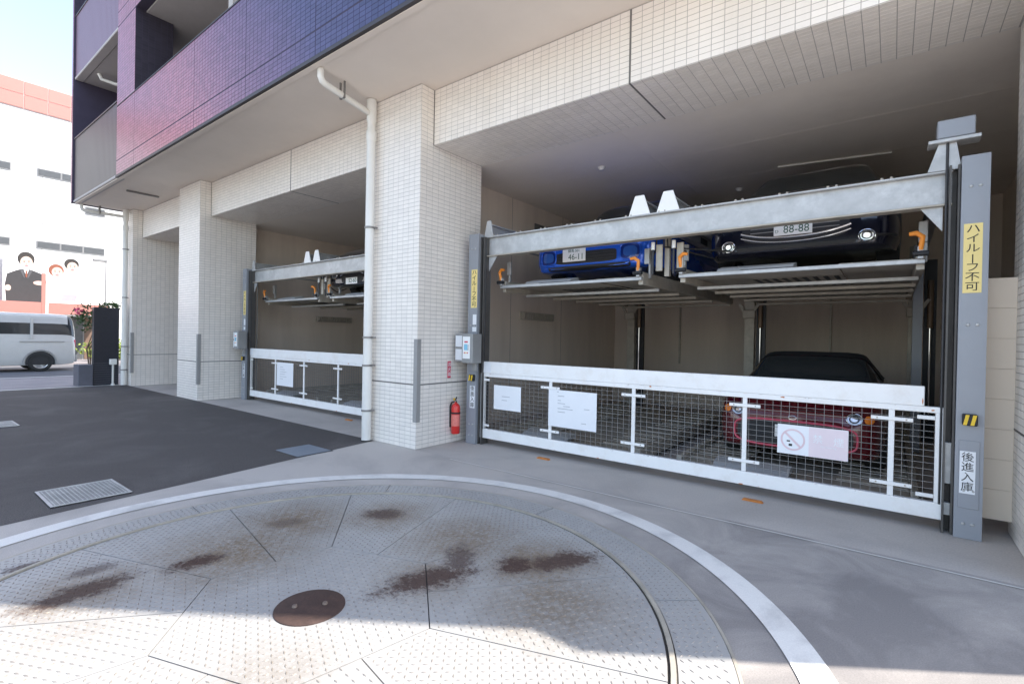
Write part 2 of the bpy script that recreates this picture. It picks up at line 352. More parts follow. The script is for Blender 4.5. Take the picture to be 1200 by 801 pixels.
def raw(name, verts, faces, material, parent=None):
    me = bpy.data.meshes.new(name); me.from_pydata(verts, [], faces); me.materials.append(material); me.update()
    o = bpy.data.objects.new(name, me); COL.objects.link(o)
    if parent: o.parent = parent
    return o
def tag(o, label=None, cat=None, group=None, kind=None):
    if label: o['label'] = label
    if cat: o['category'] = cat
    if group: o['group'] = group
    if kind: o['kind'] = kind
    return o
def empty(name, label, cat, loc=(0, 0, 0), rz=0, group=None):
    o = bpy.data.objects.new(name, None); COL.objects.link(o); o.location = loc; o.rotation_euler = (0, 0, rz); o.empty_display_size = .1
    return tag(o, label, cat, group)
def copy_tree(o, parent=None):
    c = o.copy(); COL.objects.link(c); c.parent = parent
    for ch in list(o.children): copy_tree(ch, c)
    return c
def bx(name, m, par, x0, x1, y0, y1, z0, z1, c=0.): return MB().box(x0, x1, y0, y1, z0, z1, c).build(name, m, par)

def text(body, size, name, m, parent, loc, rot=(R(90), 0, 0), vertical=False, xs=1., extrude=.0006, spacing=1.05):
    """lettering as thin mesh; the outline stands in the local x-z plane facing -y by default"""
    vs_, fs = [], []
    chars = list(body) if vertical else [body]
    dg = None
    for i, ch in enumerate(chars):
        cu = bpy.data.curves.new('t', 'FONT'); cu.body = ch; cu.size = size; cu.align_x = 'CENTER'; cu.align_y = 'CENTER'; cu.extrude = extrude
        cu.resolution_u = 3
        if ch == 'ー' and vertical: cu.body = '|'
        ob = bpy.data.objects.new('t', cu); COL.objects.link(ob)
        dg = bpy.context.evaluated_depsgraph_get(); me = bpy.data.meshes.new_from_object(ob.evaluated_get(dg))
        off = len(vs_); dy = -i*size*spacing if vertical else 0
        vs_ += [(v.co.x*xs, v.co.y+dy, v.co.z) for v in me.vertices]; fs += [tuple(k+off for k in p.vertices) for p in me.polygons]
        bpy.data.objects.remove(ob); bpy.data.curves.remove(cu); bpy.data.meshes.remove(me)
    if not fs: return None
    if vertical:
        s0 = (len(chars)-1)*size*spacing/2; vs_ = [(x, y+s0, z) for x, y, z in vs_]
    o = raw(name, vs_, fs, m, parent); o.location = loc; o.rotation_euler = rot
    return o

# tiles: each a shallow box proud of the grout -----------------------------
def tile_field(o, u, v, n, lu, lv, pu=.1, pv=.05, joint=.004, proud=.0022, skip=None, jit=.00012):
    """returns list of 8-vertex tiles (arrays) covering lu x lv from corner o along unit u, v; n outward"""
    o = np.array(o, float); u = np.array(u, float); v = np.array(v, float); n = np.array(n, float)
    nu = max(1, round(lu/pu)); nv = max(1, round(lv/pv)); pu = lu/nu; pv = lv/nv
    I, J = np.meshgrid(np.arange(nu), np.arange(nv), indexing='ij'); I = I.ravel(); J = J.ravel()
    a0 = I*pu+joint/2; a1 = (I+1)*pu-joint/2; b0 = J*pv+joint/2; b1 = (J+1)*pv-joint/2
    if skip is not None:
        k = ~skip((a0+a1)/2, (b0+b1)/2); a0, a1, b0, b1 = a0[k], a1[k], b0[k], b1[k]
    N = len(a0); T = np.zeros((N, 8, 3))
    for q, (aa, bb, c) in enumerate([(a0, b0, 0), (a1, b0, 0), (a1, b1, 0), (a0, b1, 0), (a0, b0, 1), (a1, b0, 1), (a1, b1, 1), (a0, b1, 1)]):
        ins = .0012 if c else 0
        sa = ins if q in (4, 7) else (-ins if c else 0); sb = ins if q in (4, 5) else (-ins if c else 0)
        h = c*proud + (RNG.normal(0, jit, N) if c else -.003)
        T[:, q] = o + np.outer(aa+sa, u) + np.outer(bb+sb, v) + np.outer(np.broadcast_to(h, N), n)
    if np.dot(np.cross(u, v), n) < 0: T = T[:, [1, 0, 3, 2, 5, 4, 7, 6]]
    return T
TF = [(4, 5, 6, 7), (0, 1, 5, 4), (1, 2, 6, 5), (2, 3, 7, 6), (3, 0, 4, 7)]
def tiles_mesh(Ts, name, m, parent, kind='stuff'):
    T = np.concatenate(Ts); N = len(T); verts = T.reshape(-1, 3)
    me = bpy.data.meshes.new(name); me.vertices.add(N*8); me.vertices.foreach_set('co', verts.ravel())
    F = (np.array(TF)[None] + (np.arange(N)*8)[:, None, None]).reshape(-1, 4)
    me.loops.add(F.size); me.loops.foreach_set('vertex_index', F.ravel())
    me.polygons.add(len(F)); me.polygons.foreach_set('loop_start', np.arange(len(F))*4)
    me.polygons.foreach_set('loop_total', np.full(len(F), 4)); me.update(calc_edges=True); me.validate(); me.shade_flat()
    me.materials.append(m); o = bpy.data.objects.new(name, me); COL.objects.link(o)
    if parent: o.parent = parent
    if kind: o['kind'] = kind
    return o

# ================================================================== GROUND
def sheet(name, pts, z, m, kind='structure', parent=None):
    o = raw(name, [(x, y, z) for x, y in pts], [tuple(range(len(pts)))], m, parent)
    if kind: o['kind'] = kind
    return o
sheet('ground', [(-900, -900), (900, -900), (900, 900), (-900, 900)], -.03, M_GROUND)
sheet('road', [(-26.2, -120), (-19.2, -120), (-19.2, 120), (-26.2, 120)], -.024, M_ROAD)
sheet('road_edge_line', [(-19.75, -120), (-19.6, -120), (-19.6, 120), (-19.75, 120)], -.019, M_LINE)
wk = MB().box(-19.2, -15.52, -60, 60, -.06, -.004).build('pavement', M_WALK); tag(wk, kind='structure')
wk = MB().box(-29.5, -26.2, -60, 60, -.06, .06).build('far_pavement', M_WALK); tag(wk, kind='structure')
# pavers of the near pavement that can be told apart
def edge_x(y): return -4.85 - .135*(y-.5)
apron = sheet('concrete_apron', [(edge_x(-14), -14), (9, -14), (9, 4.046), (-5.33, 4.046), (edge_x(3.9), 3.9)], 0, M_CONC)
sheet('asphalt_drive', [(-15.5, -14), (edge_x(-14), -14), (edge_x(3.9), 3.9), (-5.36, 4.046), (-15.5, 4.046)], .001, M_ASPH)
sheet('bay_apron', [(-15.6, 4.046), (6, 4.046), (6, 5.0), (-15.6, 5.0)], .0006, M_CONCB)
sheet('bay_floor', [(-15.6, 5.0), (6, 5.0), (6, 10.6), (-15.6, 10.6)], .0002, M_FLOOR)
# strip of apron right in front of the gates, slightly paler, with its joint line
sheet('apron_strip', [(-3.9, 3.985), (9, 3.985), (9, 4.000), (-3.9, 4.000)], .0042, M_LINE)
sheet('threshold_line', [(-15.62, -14), (-15.5, -14), (-15.5, 4.0), (-15.62, 4.0)], .0045, M_LINE)

TC = Vector((-2.31, 1.385, 0))
def ring(name, r0, r1, z, m, a0=0, a1=360, n=128, thick=None, parent=None, kind=None):
    mb = MB(); vs_, fs = [], []
    k = max(2, int(n*(a1-a0)/360))
    full = abs(a1-a0-360) < 1e-6
    for i in range(k+1):
        t = R(a0+(a1-a0)*i/k); c, s_ = math.cos(t), math.sin(t)
        for r, zz in (((r0, z), (r1, z)) if thick is None else ((r0, z-thick), (r0, z), (r1, z), (r1, z-thick))):
            vs_.append((TC.x+r*c, TC.y+r*s_, zz))
    w = 2 if thick is None else 4
    for i in range(k):
        for j in range(w-1): fs.append((i*w+j, i*w+j+1, (i+1)*w+j+1, (i+1)*w+j))
    if thick is not None and not full: fs += [(0, 1, 2, 3), tuple(k*w+q for q in (3, 2, 1, 0))]
    mb.add(vs_, fs); o = mb.build(name, m, parent)
    if kind: o['kind'] = kind
    return o
wr = ring('painted_circle_line', 2.235, 2.385, .005, M_LINE, n=200, kind='structure')

tt = empty('vehicle_turntable', 'round galvanised chequer-plate vehicle turntable with rust stains in the driveway', 'turntable', TC)
def bars(poly, ang, pitch=.034):
    """raised lozenge treads inside a convex polygon (world xy), as joined tiny ridges"""
    P = np.array(poly); c, s_ = math.cos(ang), math.sin(ang)
    ctr = P.mean(0); rad = np.abs(P-ctr).max()*1.5
    k = int(rad/pitch)+1
    I, J = np.meshgrid(np.arange(-k, k+1), np.arange(-k, k+1)); X = I.ravel()*pitch; Y = J.ravel()*pitch
    par = ((I+J).ravel() % 2)
    wx = ctr[0]+c*X-s_*Y; wy = ctr[1]+s_*X+c*Y
    ok = np.ones(len(wx), bool); n = len(P)
    area = sum(P[i][0]*P[(i+1) % n][1]-P[(i+1) % n][0]*P[i][1] for i in range(n)); sg = 1 if area > 0 else -1
    for i in range(n):
        a, b = P[i], P[(i+1) % n]; e = b-a; L_ = np.hypot(*e)
        if L_ < 1e-6: continue
        ok &= sg*((e[0]*(wy-a[1])-e[1]*(wx-a[0]))/L_) > .016
    wx, wy, par = wx[ok], wy[ok], par[ok]
    th = ang + np.where(par, R(45), R(-45)); dx, dy = np.cos(th), np.sin(th)
    l, w, h = .0145, .0050, .0032
    N = len(wx); V = np.zeros((N, 6, 3))
    for q, (a, b, z) in enumerate([(-l, 0, 0), (0, -w, 0), (l, 0, 0), (0, w, 0), (-l*.45, 0, h), (l*.45, 0, h)]):
        V[:, q, 0] = wx+dx*a-dy*b; V[:, q, 1] = wy+dy*a+dx*b; V[:, q, 2] = z
    F = [(0, 1, 4), (1, 5, 4), (1, 2, 5), (2, 3, 5), (3, 4, 5), (3, 0, 4)]
    return V, F
def plate(poly, z, ang, name='plate', hole=None):
    """one steel plate: thin slab inset by a hairline gap, with its treads as a sub-part"""
    P = np.array(poly); c = P.mean(0); n = len(P); g = .003
    area = sum(P[i][0]*P[(i+1) % n][1]-P[(i+1) % n][0]*P[i][1] for i in range(n))
    if area < 0: P = P[::-1]
    Q = []
    for i in range(n):
        a, b, d = P[i-1], P[i], P[(i+1) % n]
        e1 = (b-a)/max(np.hypot(*(b-a)), 1e-9); e2 = (d-b)/max(np.hypot(*(d-b)), 1e-9)
        n1 = np.array([-e1[1], e1[0]]); n2 = np.array([-e2[1], e2[0]]); m_ = n1+n2; m_ = m_/max(m_.dot(m_)/2, .3)
        Q.append(b+m_*g)
    mb = MB().prism([(q[0]-TC.x, q[1]-TC.y) for q in Q], 2, z-.012, z)
    o = mb.build(name, M_PLATE, tt)
    V, F = bars(P, ang)
    if hole is not None:
        k = np.hypot(V[:, :, 0].mean(1)-hole[0], V[:, :, 1].mean(1)-hole[1]) > hole[2]; V = V[k]
    N = len(V); V = V.copy(); V[:, :, 0] -= TC.x; V[:, :, 1] -= TC.y; V[:, :, 2] += z
    FF = (np.array(F)[None]+(np.arange(N)*6)[:, None, None]).reshape(-1, 3)
    t = raw('tread', V.reshape(-1, 3).tolist(), FF.tolist(), M_TREAD, o); t['kind'] = 'stuff'
    return o
PZ = .012
def pol(r, a): return (TC.x+r*math.cos(R(a)), TC.y+r*math.sin(R(a)))
hexv = [pol(.67, 79+60*k) for k in range(6)]
HOLE = (-2.265, 1.352, .18)
plate(hexv, PZ, R(20), hole=HOLE)
for k in range(12):
    a0 = 19+30*k; a1 = a0+30
    def hexr(a):
        d = ((a-79) % 60)-30; return .67*math.cos(R(30))/math.cos(R(d))
    pts = [pol(hexr(a0), a0)] + [pol(1.726, a0+(a1-a0)*i/8) for i in range(9)] + [pol(hexr(a1), a1)]
    plate(pts, PZ, R([10, 62, 35, 80, 5, 48, 25, 70, 15, 55, 40, 85][k]))
ringparts = []
for k in range(8):
    a0 = 40+45*k
    pts = [pol(1.765, a0+45*i/10) for i in range(11)] + [pol(1.995, a0+45-45*i/10) for i in range(11)]
    # ring segments are not convex: treads by polar rows instead
    o = ring('frame_plate', 1.765, 1.995, PZ-.002, M_PLATE, a0+.12, a0+44.88, 200, .012); o.parent = tt; o.location = -TC
    V = []
    for rr in np.arange(1.785, 1.985, .034):
        nn = int(rr*R(45)/.034)
        for i in range(nn):
            a = R(a0+(i+.5)*45/nn); cx, cy = TC.x+rr*math.cos(a), TC.y+rr*math.sin(a)
            th = a+(R(45) if (i+round(rr/.034)) % 2 else R(-45)); dx, dy = math.cos(th), math.sin(th)
            V.append([(cx+dx*p-dy*q-TC.x, cy+dy*p+dx*q-TC.y, PZ-.002+h) for p, q, h in [(-.0135, 0, 0), (0, -.0042, 0), (.0135, 0, 0), (0, .0042, 0), (-.006, 0, .0032), (.006, 0, .0032)]])
    V = np.array(V); N = len(V); FF = (np.array([(0, 1, 4), (1, 5, 4), (1, 2, 5), (2, 3, 5), (3, 4, 5), (3, 0, 4)])[None]+(np.arange(N)*6)[:, None, None]).reshape(-1, 3)
    t = raw('tread', V.reshape(-1, 3).tolist(), FF.tolist(), M_TREAD, o); t['kind'] = 'stuff'; t.location = TC
g_ = ring('gap_ring', 1.715, 1.765, -.0005+.007, mat('gap_dirt', (.06, .05, .042), .9, var=.3, vscale=30), n=160, kind=None); g_.parent = tt; g_.location = -TC
lp = ring('raised_rim', 1.735, 1.757, PZ+.008, M_GALVD, n=160, thick=.012); lp.parent = tt; lp.location = -TC
ub = ring('steel_bed', 0.0, 1.715, -.0004+.002, M_DARKST, n=96); ub.parent = tt; ub.location = -TC
ob_ = ring('outer_kerb', 1.998, 2.012, .010, M_GALVD, n=200, thick=.02); ob_.parent = tt; ob_.location = -TC
M_RUSTC = mat('rusty_cover', (.06, .034, .027), .8, .1, var=.3, vscale=14, dirt=(.10, .055, .04), dscale=16, damt=.6, bump=.4, bscale=90)
cv = MB().lathe([(0, .021), (.158, .021), (.166, .017), (.168, .006), (.0, .006)], (HOLE[0]-TC.x, HOLE[1]-TC.y, 0), 'Z', 40).build('hub_cover', M_RUSTC, tt, True)
for q in (-.055, .055):
    MB().lathe([(0, .031), (.011, .031), (.014, .022), (0, .020)], (HOLE[0]-TC.x+q*.8, HOLE[1]-TC.y+q, 0), 'Z', 8).build('bolt', mat('rusty_bolt', (.20, .15, .12), .6, .3, var=.3), cv)

# drain grates in the asphalt
def grate(name, label, x0, x1, y0, y1, nx, ny, bars_=True):
    e = empty(name, label, 'drain cover', ((x0+x1)/2, (y0+y1)/2, 0))
    cx, cy = (x0+x1)/2, (y0+y1)/2
    if not bars_:
        bx('cover_plate', M_PLATEBLUE, e, x0-cx, x1-cx, y0-cy, y1-cy, .002, .009, .002); 
        MB().box(x0-cx-.02, x1-cx+.02, y0-cy-.02, y1-cy+.02, .0, .004).build('rim', M_DARKST, e); return e
    bx('recess', M_BLACK, e, x0-cx, x1-cx, y0-cy, y1-cy, .001, .0085)
    fr = MB(); w = .02
    fr.box(x0-cx, x1-cx, y0-cy, y0-cy+w, .001, .012).box(x0-cx, x1-cx, y1-cy-w, y1-cy, .001, .012)
    fr.box(x0-cx, x0-cx+w, y0-cy+w, y1-cy-w, .001, .012).box(x1-cx-w, x1-cx, y0-cy+w, y1-cy-w, .001, .012)
    fr.build('frame', M_GALV, e)
    for i in range(nx):
        x = x0-cx+w+(x1-x0-2*w)*(i+.5)/nx
        MB().box(x-.0035, x+.0035, y0-cy+w, y1-cy-w, .0086, .0115).build('bar', M_GALV, e)
    for j in range(ny):
        y = y0-cy+w+(y1-y0-2*w)*(j+.5)/ny
        MB().box(x0-cx+w, x1-cx-w, y-.003, y+.003, .0086, .0110).build('cross_bar', M_GALV, e)
    return e
grate('drain_grate', 'steel bar drain grate in the asphalt nearest the turntable', -5.64, -5.06, .87, 1.385, 19, 17)
grate('drain_grate', 'small steel drain grate in the asphalt at the far left edge of the photo', -10.3, -9.7, 1.13, 1.34, 14, 6)
grate('cover_plate', 'plain blue-grey steel cover plate in the asphalt before the wide column', -5.70, -5.22, 2.94, 3.35, 0, 0, False)

# ================================================================== BUILDING
FY, BY, CE, CB = 4.046, 4.25, 4.388, 3.715        # column front, beam face, soffit, beam underside
apt = empty('apartment_building', 'apartment building with cream tiled columns below and violet tiled balconies above', 'building', (-6.5, 4.0, 0))
A0 = Vector((-6.5, 4.0, 0))
def ap(name, m, x0, x1, y0, y1, z0, z1, par=None, c=0.):
    o = MB().box(x0-A0.x, x1-A0.x, y0-A0.y, y1-A0.y, z0, z1, c).build(name, m, apt); return o
def shift(T): T = T.copy(); T[:, :, 0] -= A0.x; T[:, :, 1] -= A0.y; return T
cols = [(-15.6, -15.02), (-12.03, -10.97), (-5.525, -4.53), (.706, 2.045)]
white = []
G0 = .006                                           # grout plane sits this far inside the tile face
def face_tiles(x0, x1, y, z0, z1, store=None):      # faces -y
    T = tile_field((x0, y, z0), (1, 0, 0), (0, 0, 1), (0, -1, 0), x1-x0, z1-z0); (store if store is not None else white).append(shift(T))
def side_tiles(x, y0, y1, z0, z1, s_):              # faces +-x
    T = tile_field((x, y0, z0), (0, 1, 0), (0, 0, 1), (s_, 0, 0), y1-y0, z1-z0); white.append(shift(T))
JZ = .78
for i, (x0, x1) in enumerate(cols):
    ap('column', M_GROUT, x0, x1, FY, 5.15, -.02, CE+.004)
    ap('expansion_joint', M_SEAL, x0-.003, x1+.003, FY-.003, 5.148, JZ-.006, JZ+.006)
    for z0, z1 in ((.004, JZ-.007), (JZ+.007, CE-.002)):
        face_tiles(x0, x1, FY, z0, z1); side_tiles(x1, FY, 5.15, z0, z1, 1)
        side_tiles(x0, FY, 5.15, z0, z1, -1)
spans = [(-15.02, -12.03, .0), (-10.97, -5.525, -7.9), (-4.53, .706, -1.955)]
beam_front = []
for x0, x1, jx in spans:
    ap('beam', M_GROUT, x0+.002, x1-.002, BY, 5.149, CB, CE+.003)
    segs = [(x0+.012, x1-.012)] if jx == 0 else [(x0+.012, jx-.008), (jx+.008, x1-.012)]
    if jx: ap('expansion_joint', M_SEAL, jx-.007, jx+.007, BY-.003, 5.147, CB-.003, CE)
    for a, b in segs:
        st = beam_front if x0 == -4.53 else white
        face_tiles(a, b, BY, CB+.002, CE-.002, st)
        T = tile_field((a, BY, CB), (1, 0, 0), (0, 1, 0), (0, 0, -1), b-a, 5.15-BY); white.append(shift(T))
    for xx in (x0+.006, x1-.006): ap('expansion_joint', M_SEAL, xx-.005, xx+.005, BY-.002, BY+.05, CB, CE)
# the 300 tiles that show largest: right end of the near beam
BF = np.concatenate(beam_front); cx_ = BF.mean(1)
vis = np.argsort(-(cx_[:, 0]+A0.x) + 1000*((cx_[:, 0]+A0.x) > -.55) - .3*cx_[:, 2])
pick = vis[:300]; rest = np.delete(BF, pick, axis=0); white.append(rest)
ref = BF[pick[0]]; rc = ref.mean(0)
tm = bpy.data.meshes.new('tile'); tm.from_pydata((ref-rc).tolist(), [], TF); tm.materials.append(M_TILE); tm.update()
for i in pick:
    o = bpy.data.objects.new('tile', tm); COL.objects.link(o); o.parent = apt; o.location = BF[i].mean(0)
    w0 = (ref.max(0)-ref.min(0)); w1 = BF[i].max(0)-BF[i].min(0); o.scale = (w1[0]/w0[0], 1, w1[2]/w0[2])
tiles_mesh(white, 'wall_tiles', M_TILE, apt)

# soffit under the overhang, ceiling and walls of the bays
ap('soffit', M_SOFFIT, -15.55, .28, 3.03, FY-.0, CE+.006, 4.50)
ap('soffit', M_SOFFIT, -15.59, 2.04, FY+.001, 5.149, CE+.0065, 4.50)
ap('drip_edge', M_SOFFIT, -15.5, .28, 3.03, 3.10, CE-.016, CE+.004, c=.004)
ap('bottom_trim', M_TRIM, -12.2, .28, 2.985, 3.028, CE-.012, CE+.03)
ap('bay_ceiling', M_INCEIL, -15.59, 2.04, 5.151, 10.6, CB+.003, 4.49)
for (x0, x1) in ((-5.35, -5.1), (-11.72, -11.45), (1.3, 1.55)):
    ap('bay_wall', M_INWALL, x0, x1, 5.15, 10.56, -.02, CB+.002)
ap('bay_wall', M_INWALL, -15.59, 2.04, 10.56, 10.8, -.02, 4.48)
ap('bay_wall', M_INWALL, -15.55, -15.3, 5.152, 10.56, -.02, CB+.002)
ap('end_wall', M_GROUT, 1.95, 2.045, 5.15, 12.5, -.02, 4.39)
for y_, x0, x1 in ((6.3, -5.0, 1.2), (7.5, -5.0, 1.2), (6.4, -11.3, -5.5)):
    ap('ceiling_seam', M_INCEIL, x0, x1, y_, y_+.006, CB+.0018, CB+.004)
for x_ in (-2.5, .1): ap('ceiling_seam', M_INCEIL, x_, x_+.006, 5.16, 9.6, CB+.0012, CB+.004)
for y_ in (6.6, 8.2): ap('wall_joint', M_SEAL, -5.102, -5.098, y_, y_+.006, .0, CB)
for x_, z_ in ((-3.6, 2.9), (-.9, 2.2)): ap('conduit_run', M_GALVD, x_, x_+.03, 10.52, 10.555, z_-2.0, CB)
ap('vent_opening', M_SEAL, -5.1, -5.085, 7.25, 7.75, 3.02, 3.42)
ap('vent_opening', M_SEAL, -11.45, -11.435, 7.25, 7.75, 3.02, 3.42)

# upper storeys: balcony parapets in lustre tile, balcony slabs, dark rear walls
lust = []; darkt = []
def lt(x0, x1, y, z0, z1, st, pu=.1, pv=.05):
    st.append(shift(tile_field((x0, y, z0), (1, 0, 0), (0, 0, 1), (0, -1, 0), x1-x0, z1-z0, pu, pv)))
XE = .28
for k in range(3):
    zb = 4.40 + 2.9*k; z1 = zb+1.36
    ap('parapet', M_PURPG, -12.2, XE, 3.0, 3.16, zb+.02, z1)
    vj = [-12.2, -11.15, -8.42, -6.75, -5.10, -3.4, -1.7, XE]
    for a, b in zip(vj[:-1], vj[1:]):
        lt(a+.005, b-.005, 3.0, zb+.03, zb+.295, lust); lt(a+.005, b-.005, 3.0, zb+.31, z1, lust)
    ap('parapet_coping', M_TRIM, -12.19, XE, 2.99, 3.17, z1+.001, z1+.02)
    ap('pillar', M_PURPG, -12.2, -11.15, 3.0, 3.6, z1+.02, zb+2.92)
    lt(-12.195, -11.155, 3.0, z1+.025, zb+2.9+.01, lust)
    T = tile_field((-11.15, 3.0, z1), (0, 1, 0), (0, 0, 1), (1, 0, 0), .6, 1.55); darkt.append(shift(T))
    if k: ap('balcony_slab', M_BALCEIL, -15.5, XE, 3.165, 4.4, zb, zb+.16)
    ap('divider_wall', M_BALCEIL, -8.5, -8.35, 3.5, 4.4, zb+.17, zb+2.88)
    # corner balcony with ribbed panels
    par = M_RIBPANEL if k == 0 else M_RIBPINK
    mb = MB(); x = -15.48
    while x < -12.24:
        w = .075
        mb.box(x-A0.x, min(x+w, -12.215)-A0.x, 3.012-A0.y, 3.05-A0.y, zb+.05, zb+1.47); mb.box(x+w-A0.x, min(x+w+.012, -12.212)-A0.x, 3.018-A0.y, 3.05-A0.y, zb+.05, zb+1.47); x += w+.012
    mb.build('balcony_panel', par, apt)
    ap('panel_cap', M_RIBPANEL, -15.49, -12.21, 2.995, 3.07, zb+1.472, zb+1.50, c=.004)
    ap('panel_edge', M_BALCEIL, -15.49, -12.21, 3.0, 3.16, zb-.01, zb+.045, c=.01)
    if k:
        p = MB().tube([(-14.6-A0.x, 3.25-A0.y, zb-.03), (-14.6-A0.x, 3.3-A0.y, zb-.14), (-14.5-A0.x, 3.55-A0.y, zb-.19), (-13.0-A0.x, 4.3-A0.y, zb-.22)], .04, 10).build('balcony_drain', M_PIPE, apt, True)
for x0, x1 in ((-15.5, 2.045),):
    ap('rear_wall', M_PURPG, x0, XE+.0, 4.405, 12.5, 4.505, 12.9)
    darkt.append(shift(tile_field((-15.45, 4.405, 4.52), (1, 0, 0), (0, 0, 1), (0, -1, 0), 9.0, 4.2)))
ap('upper_end_wall', M_TILE, XE+.002, 2.045, 4.23, 12.5, 4.505, 12.9)
ap('end_fin', M_PURPG, -15.62, -15.505, 2.975, 12.5, 4.385, 12.9)
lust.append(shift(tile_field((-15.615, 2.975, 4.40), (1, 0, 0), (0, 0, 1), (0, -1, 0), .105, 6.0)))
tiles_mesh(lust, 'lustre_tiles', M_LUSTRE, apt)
tiles_mesh(darkt, 'dark_tiles', M_PURPD, apt)
lf = ap('light_fitting', M_STEELCLAMP, -13.13, -13.07, 3.40, 4.0, CE-.03, CE+.004, c=.01)

# corner guards
for i, (x0, x1) in enumerate(cols[:3]):
    mb = MB(); mb.prism([(x1+.016-A0.x, FY-.016-A0.y), (x1+.016-A0.x, FY+.045-A0.y), (x1+.007-A0.x, FY+.045-A0.y), (x1+.007-A0.x, FY-.007-A0.y), (x1-.045-A0.x, FY-.007-A0.y), (x1-.045-A0.x, FY-.016-A0.y)], 2, .33, 1.33)
    mb.build('corner_guard', M_GUARD, apt)
# the lit rebate: small ceiling fittings
for (x, y) in ((-3.19, 6.1), (-.56, 8.06), (-1.9, 8.12), (-7.1, 5.9)):
    MB().lathe([(0, -.045), (.028, -.043), (.045, -.02), (.055, 0)], (x-A0.x, y-A0.y, CB+.002), 'Z', 16).build('ceiling_sensor', M_PIPE, apt, True)
MB().cyl((-1.25-A0.x, 7.35-A0.y, CB-.015), (-.05-A0.x, 7.55-A0.y, CB-.015), .012, n=8).build('conduit', M_PIPE, apt, True)
mb = MB()
for k in range(16): mb.box(-5.1-A0.x, -5.02-A0.x, 6.9+k*.06-A0.y, 6.935+k*.06-A0.y, 1.70, 1.82)
mb.box(-5.1-A0.x, -5.08-A0.x, 6.86-A0.y, 7.9-A0.y, 1.69, 1.83).build('cable_tray', M_GALVD, apt)
mb = MB()
for k in range(16): mb.box(-11.45-A0.x, -11.37-A0.x, 6.9+k*.06-A0.y, 6.935+k*.06-A0.y, 1.70, 1.82)
mb.box(-11.45-A0.x, -11.43-A0.x, 6.86-A0.y, 7.9-A0.y, 1.69, 1.83).build('cable_tray', M_GALVD, apt)

# drainpipes stand free of the wall: things of their own
def drainpipe(label, x, y, top0, clamps):
    e = empty('drainpipe', label, 'drainpipe', (x, y, 0)); r = .056
    MB().cyl((0, 0, .02), (0, 0, 1.05), r*1.08, n=24).build('lower_pipe', M_PIPE, e, True)
    MB().cyl((0, 0, 1.05), (0, 0, 3.92), r, n=24).build('pipe', M_PIPE, e, True)
    MB().lathe([(r, 3.86), (r*1.15, 3.88), (r*1.15, 3.98), (r*.9, 4.0), (r*.9, 4.1), (r*1.1, 4.12), (r*1.1, 4.385), (0, 4.386)], (0, 0, 0), 'Z', 24).build('hopper', M_PIPE, e, True)
    tx, ty = top0
    MB().tube([(tx-x, ty-y, 4.385), (tx-x, ty-y, 4.30), (tx-x, ty-y+.02, 4.255), (tx-x, ty-y+.06, 4.235), (0, -.04, 4.21)], .037, 16).build('branch_pipe', M_PIPE, e, True)
    for z in clamps:
        c_ = MB().lathe([(r*1.06, z-.012), (r*1.2, z-.012), (r*1.2, z+.012), (r*1.06, z+.012)], (0, 0, 0), 'Z', 24); c_.box(.05, .085, .0, .06, z-.008, z+.008)
        c_.build('clamp', M_STEELCLAMP, e)
    mx, my = (tx-x)*.6, (ty-y)*.6
    MB().box(mx-.045, mx+.045, my-.012, my+.012, 4.19, 4.205).box(mx-.045, mx-.037, my-.012, my+.012, 4.205, 4.39).box(mx+.037, mx+.045, my-.012, my+.012, 4.205, 4.39).build('hanger', M_STEELCLAMP, e)
    return e
drainpipe('cream drainpipe on the wide tiled column between the two parking bays', -5.375, 3.955, (-5.22, 3.14), (.40, .98, 1.34, 2.75))
drainpipe('cream drainpipe at the far left corner of the building beside the black slab', -15.25, 3.955, (-15.45, 3.14), (.40, .98, 2.2, 3.4))

